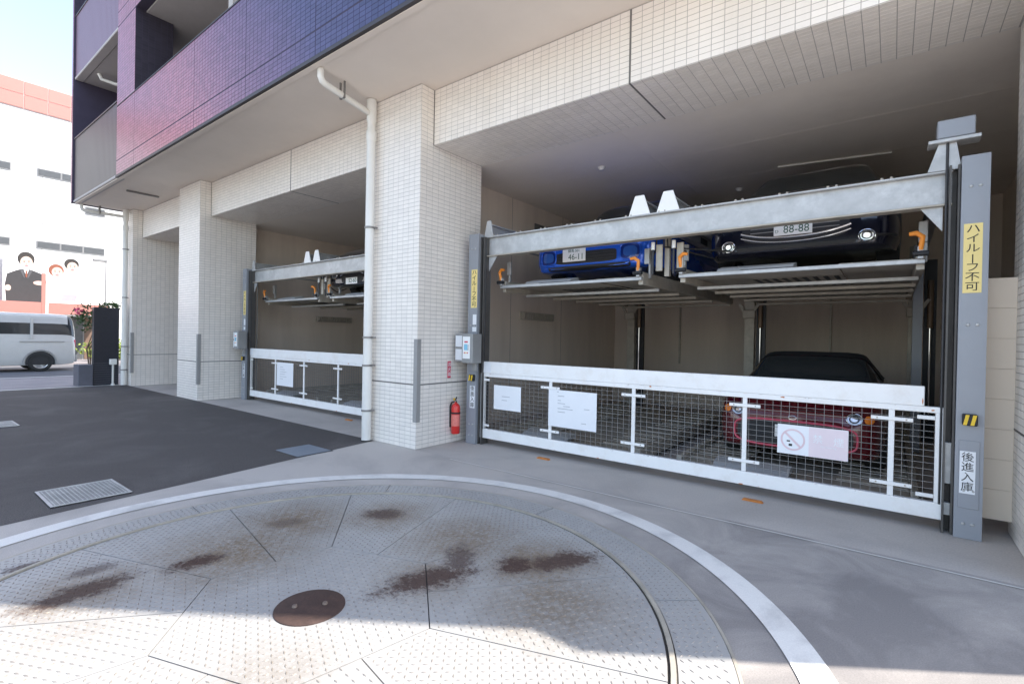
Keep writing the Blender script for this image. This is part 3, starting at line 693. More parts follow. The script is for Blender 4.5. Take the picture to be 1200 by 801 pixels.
# ================================================================== PARKING RACKS
ROT_F = (R(90), 0, 0)
def make_rack():
    e = empty('parking_rack', 'grey steel two-level parking rack in the near right bay', 'parking rack', (-1.95, 4.8, 0), group='two-level parking racks')
    ox, oy = -1.95, 4.8
    def b(name, m, x0, x1, y0, y1, z0, z1, c=0., par=None): 
        return MB().box(x0-ox, x1-ox, y0-oy, y1-oy, z0, z1, c).build(name, m, par or e)
    # front posts: channel, guide rail beside it, bolts, stickers
    for s_, x0, x1, top in ((-1, -4.372, -4.212, 2.69), (1, .372, .522, 2.72)):
        mb = MB().box(x0-ox, x1-ox, 4.76-oy, 4.772-oy, 0.003, top).box(x0-ox, x0+.012-ox, 4.772-oy, 4.90-oy, 0.003, top).box(x1-.012-ox, x1-ox, 4.772-oy, 4.90-oy, 0.003, top)
        p = mb.build('front_post', M_POST, e)
        gx = x1+.004 if s_ < 0 else x0-.064
        mb = MB().box(gx-ox, gx+.012-ox, 4.80-oy, 4.93-oy, .003, top-.04).box(gx+.048-ox, gx+.06-ox, 4.80-oy, 4.93-oy, .003, top-.04).box(gx+.012-ox, gx+.048-ox, 4.90-oy, 4.93-oy, .003, top-.04)
        mb.build('guide_rail', mat('worn_rail', (.10, .094, .088), .55, .3, var=.2), e)
        for zz in (.11, .345 if s_ > 0 else .25, 1.52, 2.50):
            for xx in (x0+.05, x1-.05): MB().lathe([(0, -.010), (.008, -.009), (.012, 0)], (xx-ox, 4.76-oy, zz), 'Y', 10).build('bolt', M_GALV, p, True)
        sx = (x0+x1)/2 + (.02 if s_ < 0 else -.008)
        st = b('height_sign', M_YELLOW, sx-.05, sx+.05, 4.757, 4.7595, 1.745, 2.235)
        text('ハイルーフ不可', .070, 'lettering', M_INK, st, (sx-ox, 4.7562-oy, 1.99), ROT_F, True, 1.15, spacing=.97)
        z0, z1 = (.325, .625) if s_ > 0 else (.46, .745)
        if s_ > 0: b('sign_backing', M_POST, x0+.02, x1-.02, 4.754, 4.7598, .22, .70, .002)
        yy = 4.7535 if s_ > 0 else 4.7595
        st = b('reverse_sign', M_PAPER, sx-.042, sx+.042, yy-.002, yy, z0, z1)
        text('後進入庫', .070, 'lettering', M_INK, st, (sx-ox, yy-.003-oy, (z0+z1)/2), ROT_F, True, 1.0, spacing=1.0)
        # black and yellow sensor cover
        wz = .85
        w = b('sensor_cover', M_BLACK, sx-.035, sx+.045, 4.715, 4.7595, wz-.04, wz+.04, .006)
        for t in (-.021, .018):
            MB().prism([(sx-.012+t-ox, wz-.036), (sx+.008+t-ox, wz-.036), (sx+.022+t-ox, wz+.036), (sx+.002+t-ox, wz+.036)], 1, 4.712-oy, 4.7145-oy).build('stripe', M_YELLOWS, w)
    # main beam: web with flanges
    b('main_beam', M_GALV, -4.19, .33, 4.90, 4.912, 2.42, 2.645)
    b('top_flange', M_GALV, -4.19, .33, 4.85, 4.96, 2.646, 2.66, .002)
    b('bottom_flange', M_GALVD, -4.19, .33, 4.85, 4.96, 2.404, 2.419, .002)
    for x in np.arange(-4.05, .3, .36):
        for dx in (0, .06): MB().cyl((x+dx-ox, 4.868-oy, 2.66), (x+dx-ox, 4.868-oy, 2.676), .011, n=6).build('bolt', M_GALVD, e)
    for k, (xa, xb) in enumerate(((-1.98, -2.3), (-1.86, -1.5), (-1.9, -1.2))):
        MB().tube([(xa-ox, 5.0-oy, 2.66), (xa-.02-ox, 5.1-oy, 2.35), (xb-ox, 5.6-oy, 2.2+.05*k), (xb-ox, 6.4-oy, 2.5)], .009, 6).build('hydraulic_hose', M_BLACK, e, True)
    MB().tube([(-4.2-ox, 4.98-oy, .1), (-4.2-ox, 4.98-oy, 2.5), (-4.2-ox, 5.3-oy, 2.6), (-4.2-ox, 9.1-oy, 2.6)], .012, 6).build('cable_conduit', M_GUARD, e, True)
    for x in (-4.17, .31): b('end_plate', M_GALV, x-.008, x+.008, 4.852, 4.899, 2.42, 2.645)
    for x, s_ in ((-4.14, 1), (.28, -1)):
        MB().prism([(x-ox, 2.403), (x+.13*s_-ox, 2.403), (x-ox, 2.22)], 1, 4.885-oy, 4.90-oy).build('gusset', M_GALV, e)
    # girders running back, with trapezoid end plates
    for gx in (-4.13, -2.10, -1.80, .30):
        if gx < .2:
            hw = .075 if gx < -4 else .115
            MB().prism([(gx-hw-ox, 2.661), (gx+hw-ox, 2.661), (gx+hw*.42-ox, 2.86), (gx-hw*.42-ox, 2.86)], 1, 4.86-oy, 4.872-oy).build('end_cone', M_WHITEP if gx > -3 else M_GALV, e)
        mb = MB().box(gx-.05-ox, gx+.05-ox, 4.874-oy, 9.3-oy, 2.80, 2.815).box(gx-.05-ox, gx+.05-ox, 4.874-oy, 9.3-oy, 2.662, 2.675).box(gx-.008-ox, gx+.008-ox, 4.874-oy, 9.3-oy, 2.675, 2.80)
        g = mb.build('girder', M_GALV, e)
        for yy in (5.5, 6.9, 8.3): MB().box(gx+.009-ox, gx+.012-ox, yy-oy, yy+.3-oy, 2.69, 2.785).build('slot', M_DARKST, g)
    gx = .29
    MB().prism([(gx-.105-ox, 2.661), (gx+.085-ox, 2.661), (gx+.055-ox, 2.855), (gx-.045-ox, 2.855)], 1, 4.84-oy, 4.872-oy).build('end_cone', M_GALV, e)
    pk = b('mounting_plank', M_GALV, .185, .475, 4.80, 4.95, 2.857, 2.882, .003)
    b('motor_cover', M_POST, .235, .445, 4.82, 4.99, 2.890, 3.025, .006)
    # rear posts with brackets, hydraulic rods
    for px in (-4.10, -1.945, .25):
        p = b('rear_post', M_GALVD, px-.075, px+.075, 9.2, 9.32, .003, 2.80)
        b('post_bracket', M_GALVD, px-.10, px+.10, 9.12, 9.199, 1.78, 1.92, .01, p)
        for s_ in (-1, 1): MB().prism([(px+s_*.075-ox, 1.85), (px+s_*.17-ox, 2.02), (px+s_*.14-ox, 2.04), (px+s_*.075-ox, 1.95)], 1, 9.13-oy, 9.16-oy).build('bracket_arm', M_GALVD, p)
        b('guide_channel', M_DARKST, px+.10, px+.24, 9.25, 9.31, .003, 2.6)
        MB().cyl((px+.17-ox, 9.2-oy, 1.62), (px+.17-ox, 9.2-oy, 2.3), .035, n=14).build('hydraulic_cylinder', M_BROWNCYL, e, True)
        MB().cyl((px+.17-ox, 9.2-oy, .4), (px+.17-ox, 9.2-oy, 1.62), .014, n=10).build('piston_rod', M_CHROME, e, True)
    # lift rod and cable at the right, hangers in the middle
    for cx in (.296, -4.15): MB().cyl((cx-ox, 4.835-oy, .2), (cx-ox, 4.835-oy, 2.88 if cx > 0 else 2.62), .009, n=8).build('lift_cable', M_DARKST, e)
    for hx in (-2.02, -1.80):
        MB().cyl((hx-ox, 5.05-oy, 2.06), (hx-ox, 5.05-oy, 2.40), .012, n=8).build('hanger_rod', M_DARKST, e)
        MB().cyl((hx-ox, 5.05-oy, 2.32), (hx-ox, 5.05-oy, 2.40), .02, n=10).build('rod_sleeve', M_WHITE, e, True)
        b('hanger_plate', M_GALVD, hx+.02, hx+.09, 5.08, 5.10, 2.10, 2.38, .004)
    b('centre_strut', M_GALVD, -1.93, -1.88, 5.15, 5.20, 2.05, 2.66)
    b('side_channel', M_POST, .20, .30, 8.2, 8.32, .003, 2.66)
    return e
rack = make_rack()
rack2 = copy_tree(rack); rack2.location.x -= 6.32; rack2['label'] = 'grey steel two-level parking rack in the far bay left of the wide column'

# gates -------------------------------------------------------------------
def make_gate():
    e = empty('lift_gate', 'long white lift gate with wire mesh across the near right bay', 'gate', (-1.94, 4.83, .08), group='white mesh lift gates')
    ox, oz = -1.94, .08
    def b(name, m, x0, x1, y0, y1, z0, z1, c=0.): return MB().box(x0-ox, x1-ox, y0, y1, z0-oz, z1-oz, c).build(name, m, e)
    X0, X1 = -4.195, .32
    b('bottom_rail', M_WHITEP, X0, X1, 0, .05, .085, .205, .003)
    b('side_stile', M_WHITEP, X0, X0+.055, .001, .049, .2055, .868, .003); b('side_stile', M_WHITEP, X1-.055, X1, .001, .049, .2055, .868, .003)
    b('top_rail', M_WHITEP, X0, X1, 0, .05, .8685, .912, .003)
    b('top_cap', M_WHITEP, X0+.045, .20, -.002, .052, .913, 1.062, .004)
    mb = MB(); px = .063
    n = int((X1-X0-.11)/px)
    for i in range(n+1):
        x = X0+.055+(X1-X0-.11)*i/n; mb.box(x-.0014-ox, x+.0014-ox, .022, .0252, .205-oz, .869-oz)
    for j in range(1, 14):
        z = .205+.664*j/14; mb.box(X0+.055-ox, X1-.055-ox, .0253, .0285, z-.0014-oz, z+.0014-oz)
    w = mb.build('wire_mesh', M_WIRE, e); w['kind'] = 'stuff'
    for vx in (-3.13, -2.11, -1.045, .007):
        b('upright', M_WHITEP, vx-.019, vx+.019, .004, .0215, .206, .868, .002)
        for zz in (.30, .80):
            c_ = b('hinge_clip', M_WHITEP, vx-.13, vx+.13, -.006, .0035, zz-.014, zz+.014, .002)
            for q in (-.09, .09): MB().cyl((vx+q-ox, -.009, zz-oz), (vx+q-ox, -.006, zz-oz), .006, n=8).build('screw', M_GALVD, c_)
    for zz in (.25, .83):
        b('hinge_clip', M_WHITEP, X0+.057, X0+.14, .004, .02, zz-.014, zz+.014, .002); b('hinge_clip', M_WHITEP, X1-.16, X1-.057, .004, .02, zz-.014, zz+.014, .002)
    b('slide_bracket', M_GALV, X1+.001, X1+.045, .005, .045, .36, .66, .002)
    b('slide_bracket', M_GALV, X1+.001, X1+.05, .005, .045, .13, .22, .002)
    # rust chips on edges of the paint
    for (x, z, w_, h) in ((-1.93, .905, .035, .018), (-.74, .90, .04, .014), (.25, .888, .03, .012), (.19, .95, .008, .05), (-1.06, .09, .05, .01), (-2.5, .09, .04, .008)):
        mb = MB(); k = 7; pts = [(x+w_*.5*math.cos(6.283*i/k)*random.uniform(.5, 1.1)-ox, z+h*.5*math.sin(6.283*i/k)*random.uniform(.5, 1.2)-oz) for i in range(k)]
        mb.prism(pts, 1, -.0035, -.0015).build('rust_chip', M_RUST, e)
    M_GRIME = mat('rail_grime', (.40, .35, .29), .8, var=.3, vscale=40)
    rg = random.Random(11)
    for k in range(46):
        x = rg.uniform(X0+.05, X1-.1); w_ = rg.uniform(.01, .05); h = rg.uniform(.004, .014); z = rg.choice([.0885, .0885, .2005, .9095])
        pts = [(x+w_*.5*math.cos(6.283*i/7)*rg.uniform(.5, 1.1)-ox, z+h*.5*(abs(math.sin(6.283*i/7)) if z < .1 else -abs(math.sin(6.283*i/7)))*rg.uniform(.4, 1.2)*(1 if i else 1)-oz) for i in range(7)]
        MB().prism(pts, 1, -.0008, .0008).build('grime_spot', M_GRIME if rg.random() < .75 else M_RUST, e)
    b('cap_sticker', M_PAPER, X0+.05, X0+.17, -.0045, -.0022, .925, 1.05)
    return e
gate = make_gate()
gate2 = copy_tree(gate); gate2.location.x -= 6.32; gate2['label'] = 'white lift gate with wire mesh in the far bay left of the wide column'

# papers and signs hung on the gates
def paper(name, label, cat, x0, x1, z0, z1, lines, y=4.826):
    e = empty(name, label, cat, ((x0+x1)/2, y, z0)); cx = (x0+x1)/2
    sh = MB().box(x0-cx, x1-cx, -.003, 0, 0, z1-z0).build('sheet', M_PAPER, e)
    for k, (u0, u1, v) in enumerate(lines):
        MB().box(x0-cx+(x1-x0)*u0, x0-cx+(x1-x0)*u1, -.0036, -.0031, (z1-z0)*v-.0035, (z1-z0)*v+.0035).build('text_line', M_INKF, e)
    return e
paper('paper_notice', 'small blank-looking white notice on the left of the near gate', 'notice', -3.965, -3.545, .475, .775, [(.3, .6, .55), (.3, .5, .4)])
paper('paper_notice', 'large white notice with faint printed lines on the near gate', 'notice', -3.145, -2.525, .365, .785,
      [(.18, .22, .95), (.2, .34, .84), (.2, .27, .72), (.2, .36, .64), (.32, .46, .57), (.2, .52, .50), (.2, .36, .41), (.75, .86, .55), (.7, .8, .17)])
paper('paper_notice', 'white notice on the mesh gate of the far bay', 'notice', -9.37, -8.77, .385, .825, [(.2, .4, .8), (.2, .5, .7), (.2, .6, .6), (.2, .5, .5), (.2, .6, .4), (.2, .4, .3)])
# no-smoking sign
e = empty('no_smoking_sign', 'faded pink and white no smoking sign hung on the near gate', 'sign', (-.52, 4.826, .42))
MB().box(-.255, .255, -.004, 0, 0, .25, .001).build('board', M_PAPER, e)
MB().box(-.02, .253, -.0052, -.0042, .003, .247).build('pink_field', M_PINK, e)
mb = MB(); cx, cz = -.138, .125
vs_, fs = [], []
for i in range(40):
    t = 2*math.pi*i/40
    for r in (.078, .092): vs_.append((cx+r*math.cos(t), -.0056, cz+r*math.sin(t)))
for i in range(40): j = (i+1) % 40; fs.append((2*i, 2*j, 2*j+1, 2*i+1))
mb.add(vs_, fs)
mb.add([(cx+a, -.0056, cz+b_) for a, b_ in ((-.062, .05), (-.05, .062), (.062, -.05), (.05, -.062))], [(0, 1, 2, 3)]); mb.build('prohibition_ring', M_PINKR, e)
MB().box(cx-.03, cx-.004, -.0052, -.0046, cz-.055, cz-.036).box(cx-.045, cx-.02, -.0052, -.0046, cz-.02, cz-.008).build('cigarette', M_INK, e)
text('禁', .075, 'lettering', M_PAPER, e, (.045, -.0060, .15), ROT_F); text('煙', .075, 'lettering', M_PAPER, e, (.19, -.0060, .14), ROT_F)
text('No Smoking', .022, 'lettering', M_PAPER, e, (.12, -.0060, .095), ROT_F)

# orange reflectors on the ground under the gate
for x, y, lab in ((-3.12, 4.70, 'orange reflector block on the apron under the left half of the near gate'), (-.93, 4.66, 'orange reflector block on the apron under the right half of the near gate'), (-6.9, 4.74, 'orange reflector block on the apron under the far gate')):
    o = MB().prism([(-.085, .001), (.085, .001), (.07, .016), (-.07, .016)], 1, -.02, .02).build('ground_reflector', mat('worn_orange', (.50, .17, .03), .6, var=.3, vscale=40)); o.location = (x, y, 0); tag(o, lab, 'reflector', 'orange ground reflectors')

# control boxes -----------------------------------------------------------
def control_box():
    e = empty('control_box', 'grey control box with keypad and document holder on the near left post', 'control box', (-4.29, 4.70, 1.04), group='rack control boxes')
    def b(name, m, x0, x1, y0, y1, z0, z1, c=0., par=None): return MB().box(x0+4.29, x1+4.29, y0-4.70, y1-4.70, z0-1.04, z1-1.04, c).build(name, m, par or e)
    b('document_holder', M_BOXGREY, -4.47, -4.30, 4.63, 4.70, 1.05, 1.405, .005)
    for z0, z1 in ((1.075, 1.215), (1.245, 1.385)): b('document', M_PAPER, -4.455, -4.325, 4.625, 4.629, z0, z1)
    b('box', M_BOXGREY, -4.297, -4.115, 4.57, 4.745, 1.045, 1.41, .006)
    p = b('keypad_panel', M_WHITE, -4.275, -4.155, 4.566, 4.5695, 1.10, 1.375, .001)
    b('red_display', M_SIGNRED, -4.245, -4.19, 4.563, 4.5655, 1.30, 1.318, 0, p); b('blue_screen', M_LCD, -4.25, -4.195, 4.563, 4.5655, 1.205, 1.28, 0, p)
    for i in range(3): b('button', M_INK, -4.187, -4.177, 4.562, 4.5655, 1.21+.024*i, 1.222+.024*i, 0, p)
    for i, m_ in enumerate((M_SIGNRED, M_YELLOWS, M_SIGNRED)): b('button', m_, -4.25+.026*i, -4.235+.026*i, 4.562, 4.5655, 1.165, 1.18, 0, p)
    b('conduit', M_BOXGREY, -4.235, -4.175, 4.70, 4.745, .94, 1.044, .004)
    b('sticker', M_PAPER, -4.315+.03, -4.245+.02, 4.755, 4.758, 1.53, 1.66); b('sticker', M_PAPER, -4.29, -4.225, 4.755, 4.758, 1.44, 1.50)
    return e
cb = control_box(); c2 = copy_tree(cb); c2.location.x -= 6.32; c2['label'] = 'grey control box with documents on the left post of the far bay'

# fire extinguisher and its sign -------------------------------------------
e = empty('fire_extinguisher', 'red fire extinguisher hung low on the side of the wide tiled column', 'extinguisher', (-4.455, 4.65, .125))
MB().lathe([(0, 0), (.05, 0), (.056, .008), (.056, .33), (.05, .36), (.03, .385), (.018, .39), (.018, .41), (0, .41)], (0, 0, 0), 'Z', 24).build('cylinder', M_RED, e, True)
MB().lathe([(.0565, .10), (.0572, .105), (.0572, .24), (.0565, .245)], (0, 0, 0), 'Z', 24).build('label_band', mat('ext_label', (.80, .22, .18), .4, var=.2, vscale=60), e, True)
MB().lathe([(.057, .255), (.060, .257), (.060, .275), (.057, .277)], (0, 0, 0), 'Z', 24).build('strap', M_BLACK, e)
MB().box(-.012, .012, -.012, .012, .40, .425).build('valve', M_GALVD, e)
MB().tube([(-.02, 0, .425), (.0, -.01, .435), (.03, -.03, .45), (.06, -.05, .475)], .008, 8).build('lever', M_BLACK, e); MB().tube([(0, 0, .415), (.03, -.02, .41), (.06, -.045, .415)], .007, 8).build('grip', M_BLACK, e)
MB().box(-.03, -.008, -.018, .0, .425, .455, .003).build('safety_pin', M_YELLOWS, e)
MB().tube([(-.01, -.01, .41), (-.04, -.035, .40), (-.056, -.045, .35), (-.06, -.04, .2), (-.058, -.038, .08)], .009, 10).build('hose', M_BLACK, e, True)
MB().box(-.075+.0, -.057, -.02, .02, .2, .30).build('wall_hook', M_GALVD, e)
e = empty('extinguisher_sign', 'small red sign with white characters above the fire extinguisher', 'sign', (-4.523, 4.585, .84))
MB().box(-.004, .003, -.028, .028, 0, .215).build('board', M_SIGNRED, e)
text('消火器', .058, 'lettering', M_PAPER, e, (.0042, 0, .1075), (R(90), 0, R(90)), True, spacing=1.08)

# beige partition between rack and right column
e = empty('partition_panel', 'beige partition panel between the right post and the right column', 'panel', (.66, 5.02, 0))
for k in range(8): MB().box(-.16, .168, 0, .02, .11+k*.22, .11+k*.22+.2185, .001).build('board', M_BEIGE, e)
MB().box(-.16, .168, .021, .05, .3, .36).box(-.16, .168, .021, .05, 1.6, 1.66).build('batten', M_GALVD, e)
MB().box(-.155, -.12, .021, .055, .004, .299).box(.13, .165, .021, .055, .004, .299).build('foot', M_GALVD, e)


# ================================================================== PALLETS
def make_pallet():
    e = empty('parking_pallet', 'x', 'pallet', (0, 0, 0), group='steel parking pallets')
    W, Ln = 1.96, 3.9                                  # local: x centred, y from 0 to Ln, z = deck
    MB().box(-W/2, W/2, -.0, .05, -.035, .0, .004).build('front_rail', M_GALV, e)
    mb = MB()                                          # two corrugated runways either side of a sunken middle
    for s_ in (-1, 1):
        for k in range(14): mb.box(s_*.40-.0, s_*.92, .06+k*.275, .06+k*.275+.2, .0, .012)
        mb.box(s_*.40, s_*.92, .051, Ln-.001, -.012, -.0005)
    mb.box(-.399, .399, .051, Ln-.001, -.03, -.02); mb.build('deck', M_GALVD, e)
    for s_ in (-1, 1):
        MB().box(s_*.925, s_*(W/2), .051, Ln, -.08, .06, .004).build('side_beam', M_GALVD, e)
    for y in (.56, 1.25, 1.95, 2.75, 3.82):
        MB().box(-W/2+.02, W/2-.02, y, y+.05, -.115, -.081, .003).build('cross_rail', M_GALV if y < 1 else M_GALVD, e)
    for k in range(9): MB().box(-.40+k*.09, -.36+k*.09, .62, 1.6, -.034, -.031).build('vent_slot', M_DARKST, e)
    MB().prism([(.06, .013), (.30, .013), (.26, .075), (.10, .04)], 0, -.62, .05).build('wheel_guide', M_GREYPLATE, e)
    for s_ in (-1, 1):                                  # orange hook levers on the front corners
        h = MB().box(s_*.95-.02, s_*.95+.02, -.03, .03, .0, .10, .004).build('hook_base', M_GALV, e)
        MB().tube([(s_*.95, -.02, .07), (s_*.95+.01*s_, -.035, .17), (s_*.95-.03*s_, -.05, .20), (s_*.95-.075*s_, -.05, .195)], [.018, .02, .02, .016], 8).build('hook_lever', M_ORANGE, h, True)
        MB().cyl((s_*.95-.05, -.03, .04), (s_*.95+.05, -.03, .04), .022, n=12).build('roller', M_BLACK, h, True)
        MB().box(s_*.99-.012, s_*.99+.012, .2, .24, .0, .34, .004).build('guide_arm', M_GALV, e); MB().box(s_*.97-.03, s_*.97+.03, .17, .2, .16, .33, .004).build('arm_plate', M_GALV, e)
    return e
pal = make_pallet()
TILT = math.atan2(.045, 3.9)
ups = [(-3.15, 'empty-sided steel pallet holding the blue car in the near bay'), (-.785, 'raised steel pallet holding the navy car with plate 88-88'),
       (-9.47, 'raised empty steel pallet on the left of the far bay'), (-7.105, 'raised steel pallet holding the dark car in the far bay')]
ups[0] = (-3.15, 'raised steel pallet holding the blue car in the near bay')
for i, (x, lab) in enumerate(ups):
    p = pal if i == 0 else copy_tree(pal)
    p.location = (x, 5.11, 2.055); p.rotation_euler = (TILT, 0, 0); p['label'] = lab
lows = [(-3.15, 'empty steel pallet at ground level behind the notices of the near gate'), (-.785, 'steel pallet at ground level under the red car'),
        (-9.47, 'ground-level steel pallet on the left behind the far gate'), (-7.105, 'ground-level steel pallet on the right behind the far gate')]
for x, lab in lows:
    p = copy_tree(pal)
    for ch in list(p.children):
        if ch.name.split('.')[0] in ('hook_base', 'guide_arm', 'arm_plate'):
            for g in list(ch.children): bpy.data.objects.remove(g)
            bpy.data.objects.remove(ch)
    p.location = (x, 5.11, .125); p.rotation_euler = (0, 0, 0); p['label'] = lab

# ================================================================== CARS
def catmull(P, k, axis):
    P = np.moveaxis(P, axis, 0); n = len(P); out = []
    for i in range(n-1):
        p0, p1, p2, p3 = P[max(i-1, 0)], P[i], P[i+1], P[min(i+2, n-1)]
        for j in range(k):
            t = j/k; out.append(.5*((2*p1)+(-p0+p2)*t+(2*p0-5*p1+4*p2-p3)*t*t+(-p0+3*p1-3*p2+p3)*t**3))
    out.append(P[-1]); return np.moveaxis(np.array(out), 0, axis)
KS, KR = 5, 4
def car_shell(st):
    """st rows: y, half width, z bottom, z shoulder, z top, half width at top -> dense grid (stations, ring, 3), full ring"""
    rings = []
    for (y, w, zb, zs, zt, wt) in st:
        zm = zb+(zs-zb)*.5
        rings.append([(0, y, zb), (w*.84, y, zb), (w*.97, y, zb+.07), (w, y, zm), (w*.965, y, zs), (wt, y, zt-(zt-zs)*.20-.012), (wt*.78, y, zt), (0, y, zt+.012)])
    G_ = np.array(rings, float); G_ = catmull(G_, KR, 1); G_ = catmull(G_, KS, 0)
    G_[:, 0, 0] = 0; G_[:, -1, 0] = 0
    mir = G_[:, -2:0:-1].copy(); mir[:, :, 0] *= -1
    return np.concatenate([G_, mir], 1)
def shell_faces(G_, sel):
    ns, nr = G_.shape[:2]; return [(i*nr+j, i*nr+(j+1) % nr, (i+1)*nr+(j+1) % nr, (i+1)*nr+j) for i in range(ns-1) for j in range(nr) if sel(i, j)]
def grid_part(G_, faces, name, m, par, offset=0.):
    used = sorted({k for f in faces for k in f}); mp = {k: i for i, k in enumerate(used)}
    V = G_.reshape(-1, 3)[used]; o = raw(name, V.tolist(), [tuple(mp[k] for k in f) for f in faces], m, par)
    me = o.data; bm = bmesh.new(); bm.from_mesh(me); bmesh.ops.recalc_face_normals(bm, faces=bm.faces); bm.to_mesh(me); bm.free()
    for p in me.polygons: p.use_smooth = True
    return o
def wheel(par, x, y, r, w, side, name='wheel'):
    t = MB().lathe([(r*.66, -w/2), (r*.92, -w/2), (r, -w/2+.03), (r, w/2-.03), (r*.92, w/2), (r*.66, w/2)], (x, y, r), 'X', 28).build(name, M_TYRE, par, True)
    d = w/2*side
    rm = MB().lathe([(r*.68, -d), (r*.68, d*.86), (r*.60, d*.80), (r*.52, d*.3), (0, d*.35)], (x, y, r), 'X', 28)
    for k in range(5):
        a = 2*math.pi*k/5; c, s_ = math.cos(a), math.sin(a); hw = .035
        rm.add([(x+d*.62, y+c*.02-s_*hw, r+s_*.02+c*hw), (x+d*.62, y+c*.02+s_*hw, r+s_*.02-c*hw), (x+d*.72, y+c*r*.62+s_*hw*.6, r+s_*r*.62-c*hw*.6), (x+d*.72, y+c*r*.62-s_*hw*.6, r+s_*r*.62+c*hw*.6)], [(0, 1, 2, 3)])
    rm.build('rim', M_RIM, t, True); return t
class Car:
    def __init__(s, name, label, loc, st, paint, cabin, wheels, cat='car', rot=(0, 0, 0)):
        s.e = empty(name, label, cat, loc); s.e.rotation_euler = rot
        G_ = car_shell(st); s.G = G_; ns, nr = G_.shape[:2]; half = KR*7
        c0, r0, r1, c1 = [q*KS for q in cabin]                # cowl, roof start, roof end, tail of glass (dense station index)
        def jj(j): return j if j <= half else nr-1-j if j >= half else j
        def jh(j): return j if j < half else nr-1-j
        js, jt, jtop = 4*KR, 5*KR, 6*KR
        ws = lambda i, j: c0 <= i < r0 and jh(j) >= jt-1
        sw = lambda i, j: c0+3 <= i < c1-2 and js+1 <= jh(j) < jt-1
        rw = lambda i, j: r1 <= i < c1 and jh(j) >= jt-1
        body = lambda i, j: not (ws(i, j) or sw(i, j) or rw(i, j))
        s.body = grid_part(G_, shell_faces(G_, body), 'body', paint, s.e)
        n = G_.shape[1]
        for idx in (0, ns-1):
            raw('end_panel', G_[idx].tolist(), [tuple(range(n))], paint, s.body)
        s.ws = grid_part(G_, shell_faces(G_, ws), 'windscreen', M_GLASS, s.e)
        for sgn in (0, 1):
            grid_part(G_, shell_faces(G_, lambda i, j: sw(i, j) and (j < half) == (sgn == 0)), 'side_window', M_GLASS, s.e)
        grid_part(G_, shell_faces(G_, rw), 'rear_window', M_GLASS, s.e)
        s.roofsel = (c0, r0, r1, c1)
        V = G_.reshape(-1, 3).tolist(); F = shell_faces(G_, lambda i, j: True) + [tuple(range(n))]
        s.bvh = BVHTree.FromPolygons(V, F)
        r, w, y0, y1, tw = wheels
        for x, sd in ((-tw, -1), (tw, 1)):
            for y in (y0, y1): wheel(s.e, x, y, r, w, sd)
    def fy(s, x, z):
        h = s.bvh.ray_cast(Vector((x, -2, z)), Vector((0, 1, 0)))
        return h[0].y if h[0] is not None else None
    def patch(s, outline, name, m, off=.004, par=None, rings=5, depth=None):
        """conforming panel on the car's nose from an (x, z) outline"""
        P = np.array(outline, float); c = P.mean(0); n = len(P); vs_ = []
        last = 0.
        for k in range(rings, 0, -1):
            for p in P:
                q = c+(p-c)*k/rings; y = s.fy(*q); y = last if y is None else y; last = y
                vs_.append((q[0], y-off+(0 if depth is None else depth*(1-(k/rings)**6)), q[1]))
        y = s.fy(*c); vs_.append((c[0], (last if y is None else y)-off+(depth or 0), c[1])); fs = []
        for k in range(rings-1):
            for i in range(n): fs.append((k*n+i, k*n+(i+1) % n, (k+1)*n+(i+1) % n, (k+1)*n+i))
        for i in range(n): fs.append(((rings-1)*n+i, (rings-1)*n+(i+1) % n, rings*n))
        o = raw(name, vs_, fs, m, par or s.e)
        for p in o.data.polygons: p.use_smooth = True
        return o
    def strip(s, pts, name, m, r, off=.003, par=None):
        P = []
        for x, z in pts:
            y = s.fy(x, z); P.append((x, (y if y is not None else (P[-1][1]+off if P else 0))-off, z))
        return MB().tube(P, r, 8).build(name, m, par or s.e, True)
    def plate(s, x, z, num, small, kana=None, w=.33, h=.165):
        y = min([q for q in (s.fy(x-w/2, z), s.fy(x+w/2, z), s.fy(x, z)) if q is not None] or [0])-.012
        p = MB().box(x-w/2, x+w/2, y-.004, y, z-h/2, z+h/2, .004).build('number_plate', M_WHITE, s.e)
        m_ = mat('plate_green', (.03, .10, .06), .5, var=0)
        if small: text(small, .045, 'lettering', m_, p, (x, y-.0048, z+h*.30), ROT_F)
        text(num, .105, 'lettering', m_, p, (x+.03, y-.0048, z-h*(.17 if small else .0)), ROT_F, xs=.92)
        if kana: text(kana, .04, 'lettering', m_, p, (x-w*.42, y-.0048, z-h*.12), ROT_F)
        return p
def rrect(cx, cz, w, h, r=.5, n=28):
    out = []
    for i in range(n):
        t = 2*math.pi*i/n; c, s_ = math.cos(t), math.sin(t)
        out.append((cx+w/2*math.copysign(abs(c)**r, c), cz+h/2*math.copysign(abs(s_)**r, s_)))
    return out
def mirror(o): return [(-x, z) for x, z in o]

# blue hatchback, upper left: bumper, grille and lamp bezels show under the beam
bl = [(0, .60, .20, .42, .50, .50), (.06, .76, .17, .50, .60, .62), (.22, .845, .16, .60, .72, .68), (.55, .87, .16, .72, .84, .70), (1.0, .875, .16, .80, .90, .72), (1.5, .875, .16, .86, 1.27, .60),
      (1.9, .875, .16, .87, 1.36, .58), (2.6, .875, .16, .88, 1.34, .57), (3.2, .87, .17, .88, 1.02, .60), (3.6, .83, .22, .80, .86, .58), (3.75, .72, .28, .62, .70, .50)]
c = Car('blue_car', 'bright blue car with plate 46-11 on the raised left pallet', (-3.03, 5.46, 2.07), bl, M_BLUEP, (4, 5, 7, 8), (.27, .18, .72, 3.0, .76), rot=(TILT, 0, 0))
c.patch(rrect(-.03, .325, .86, .15, .28), 'grille', M_BLACK, .004)
c.strip([(x, .235) for x in np.linspace(-.62, .62, 15)], 'bumper_crease', M_BLUEP, .012)
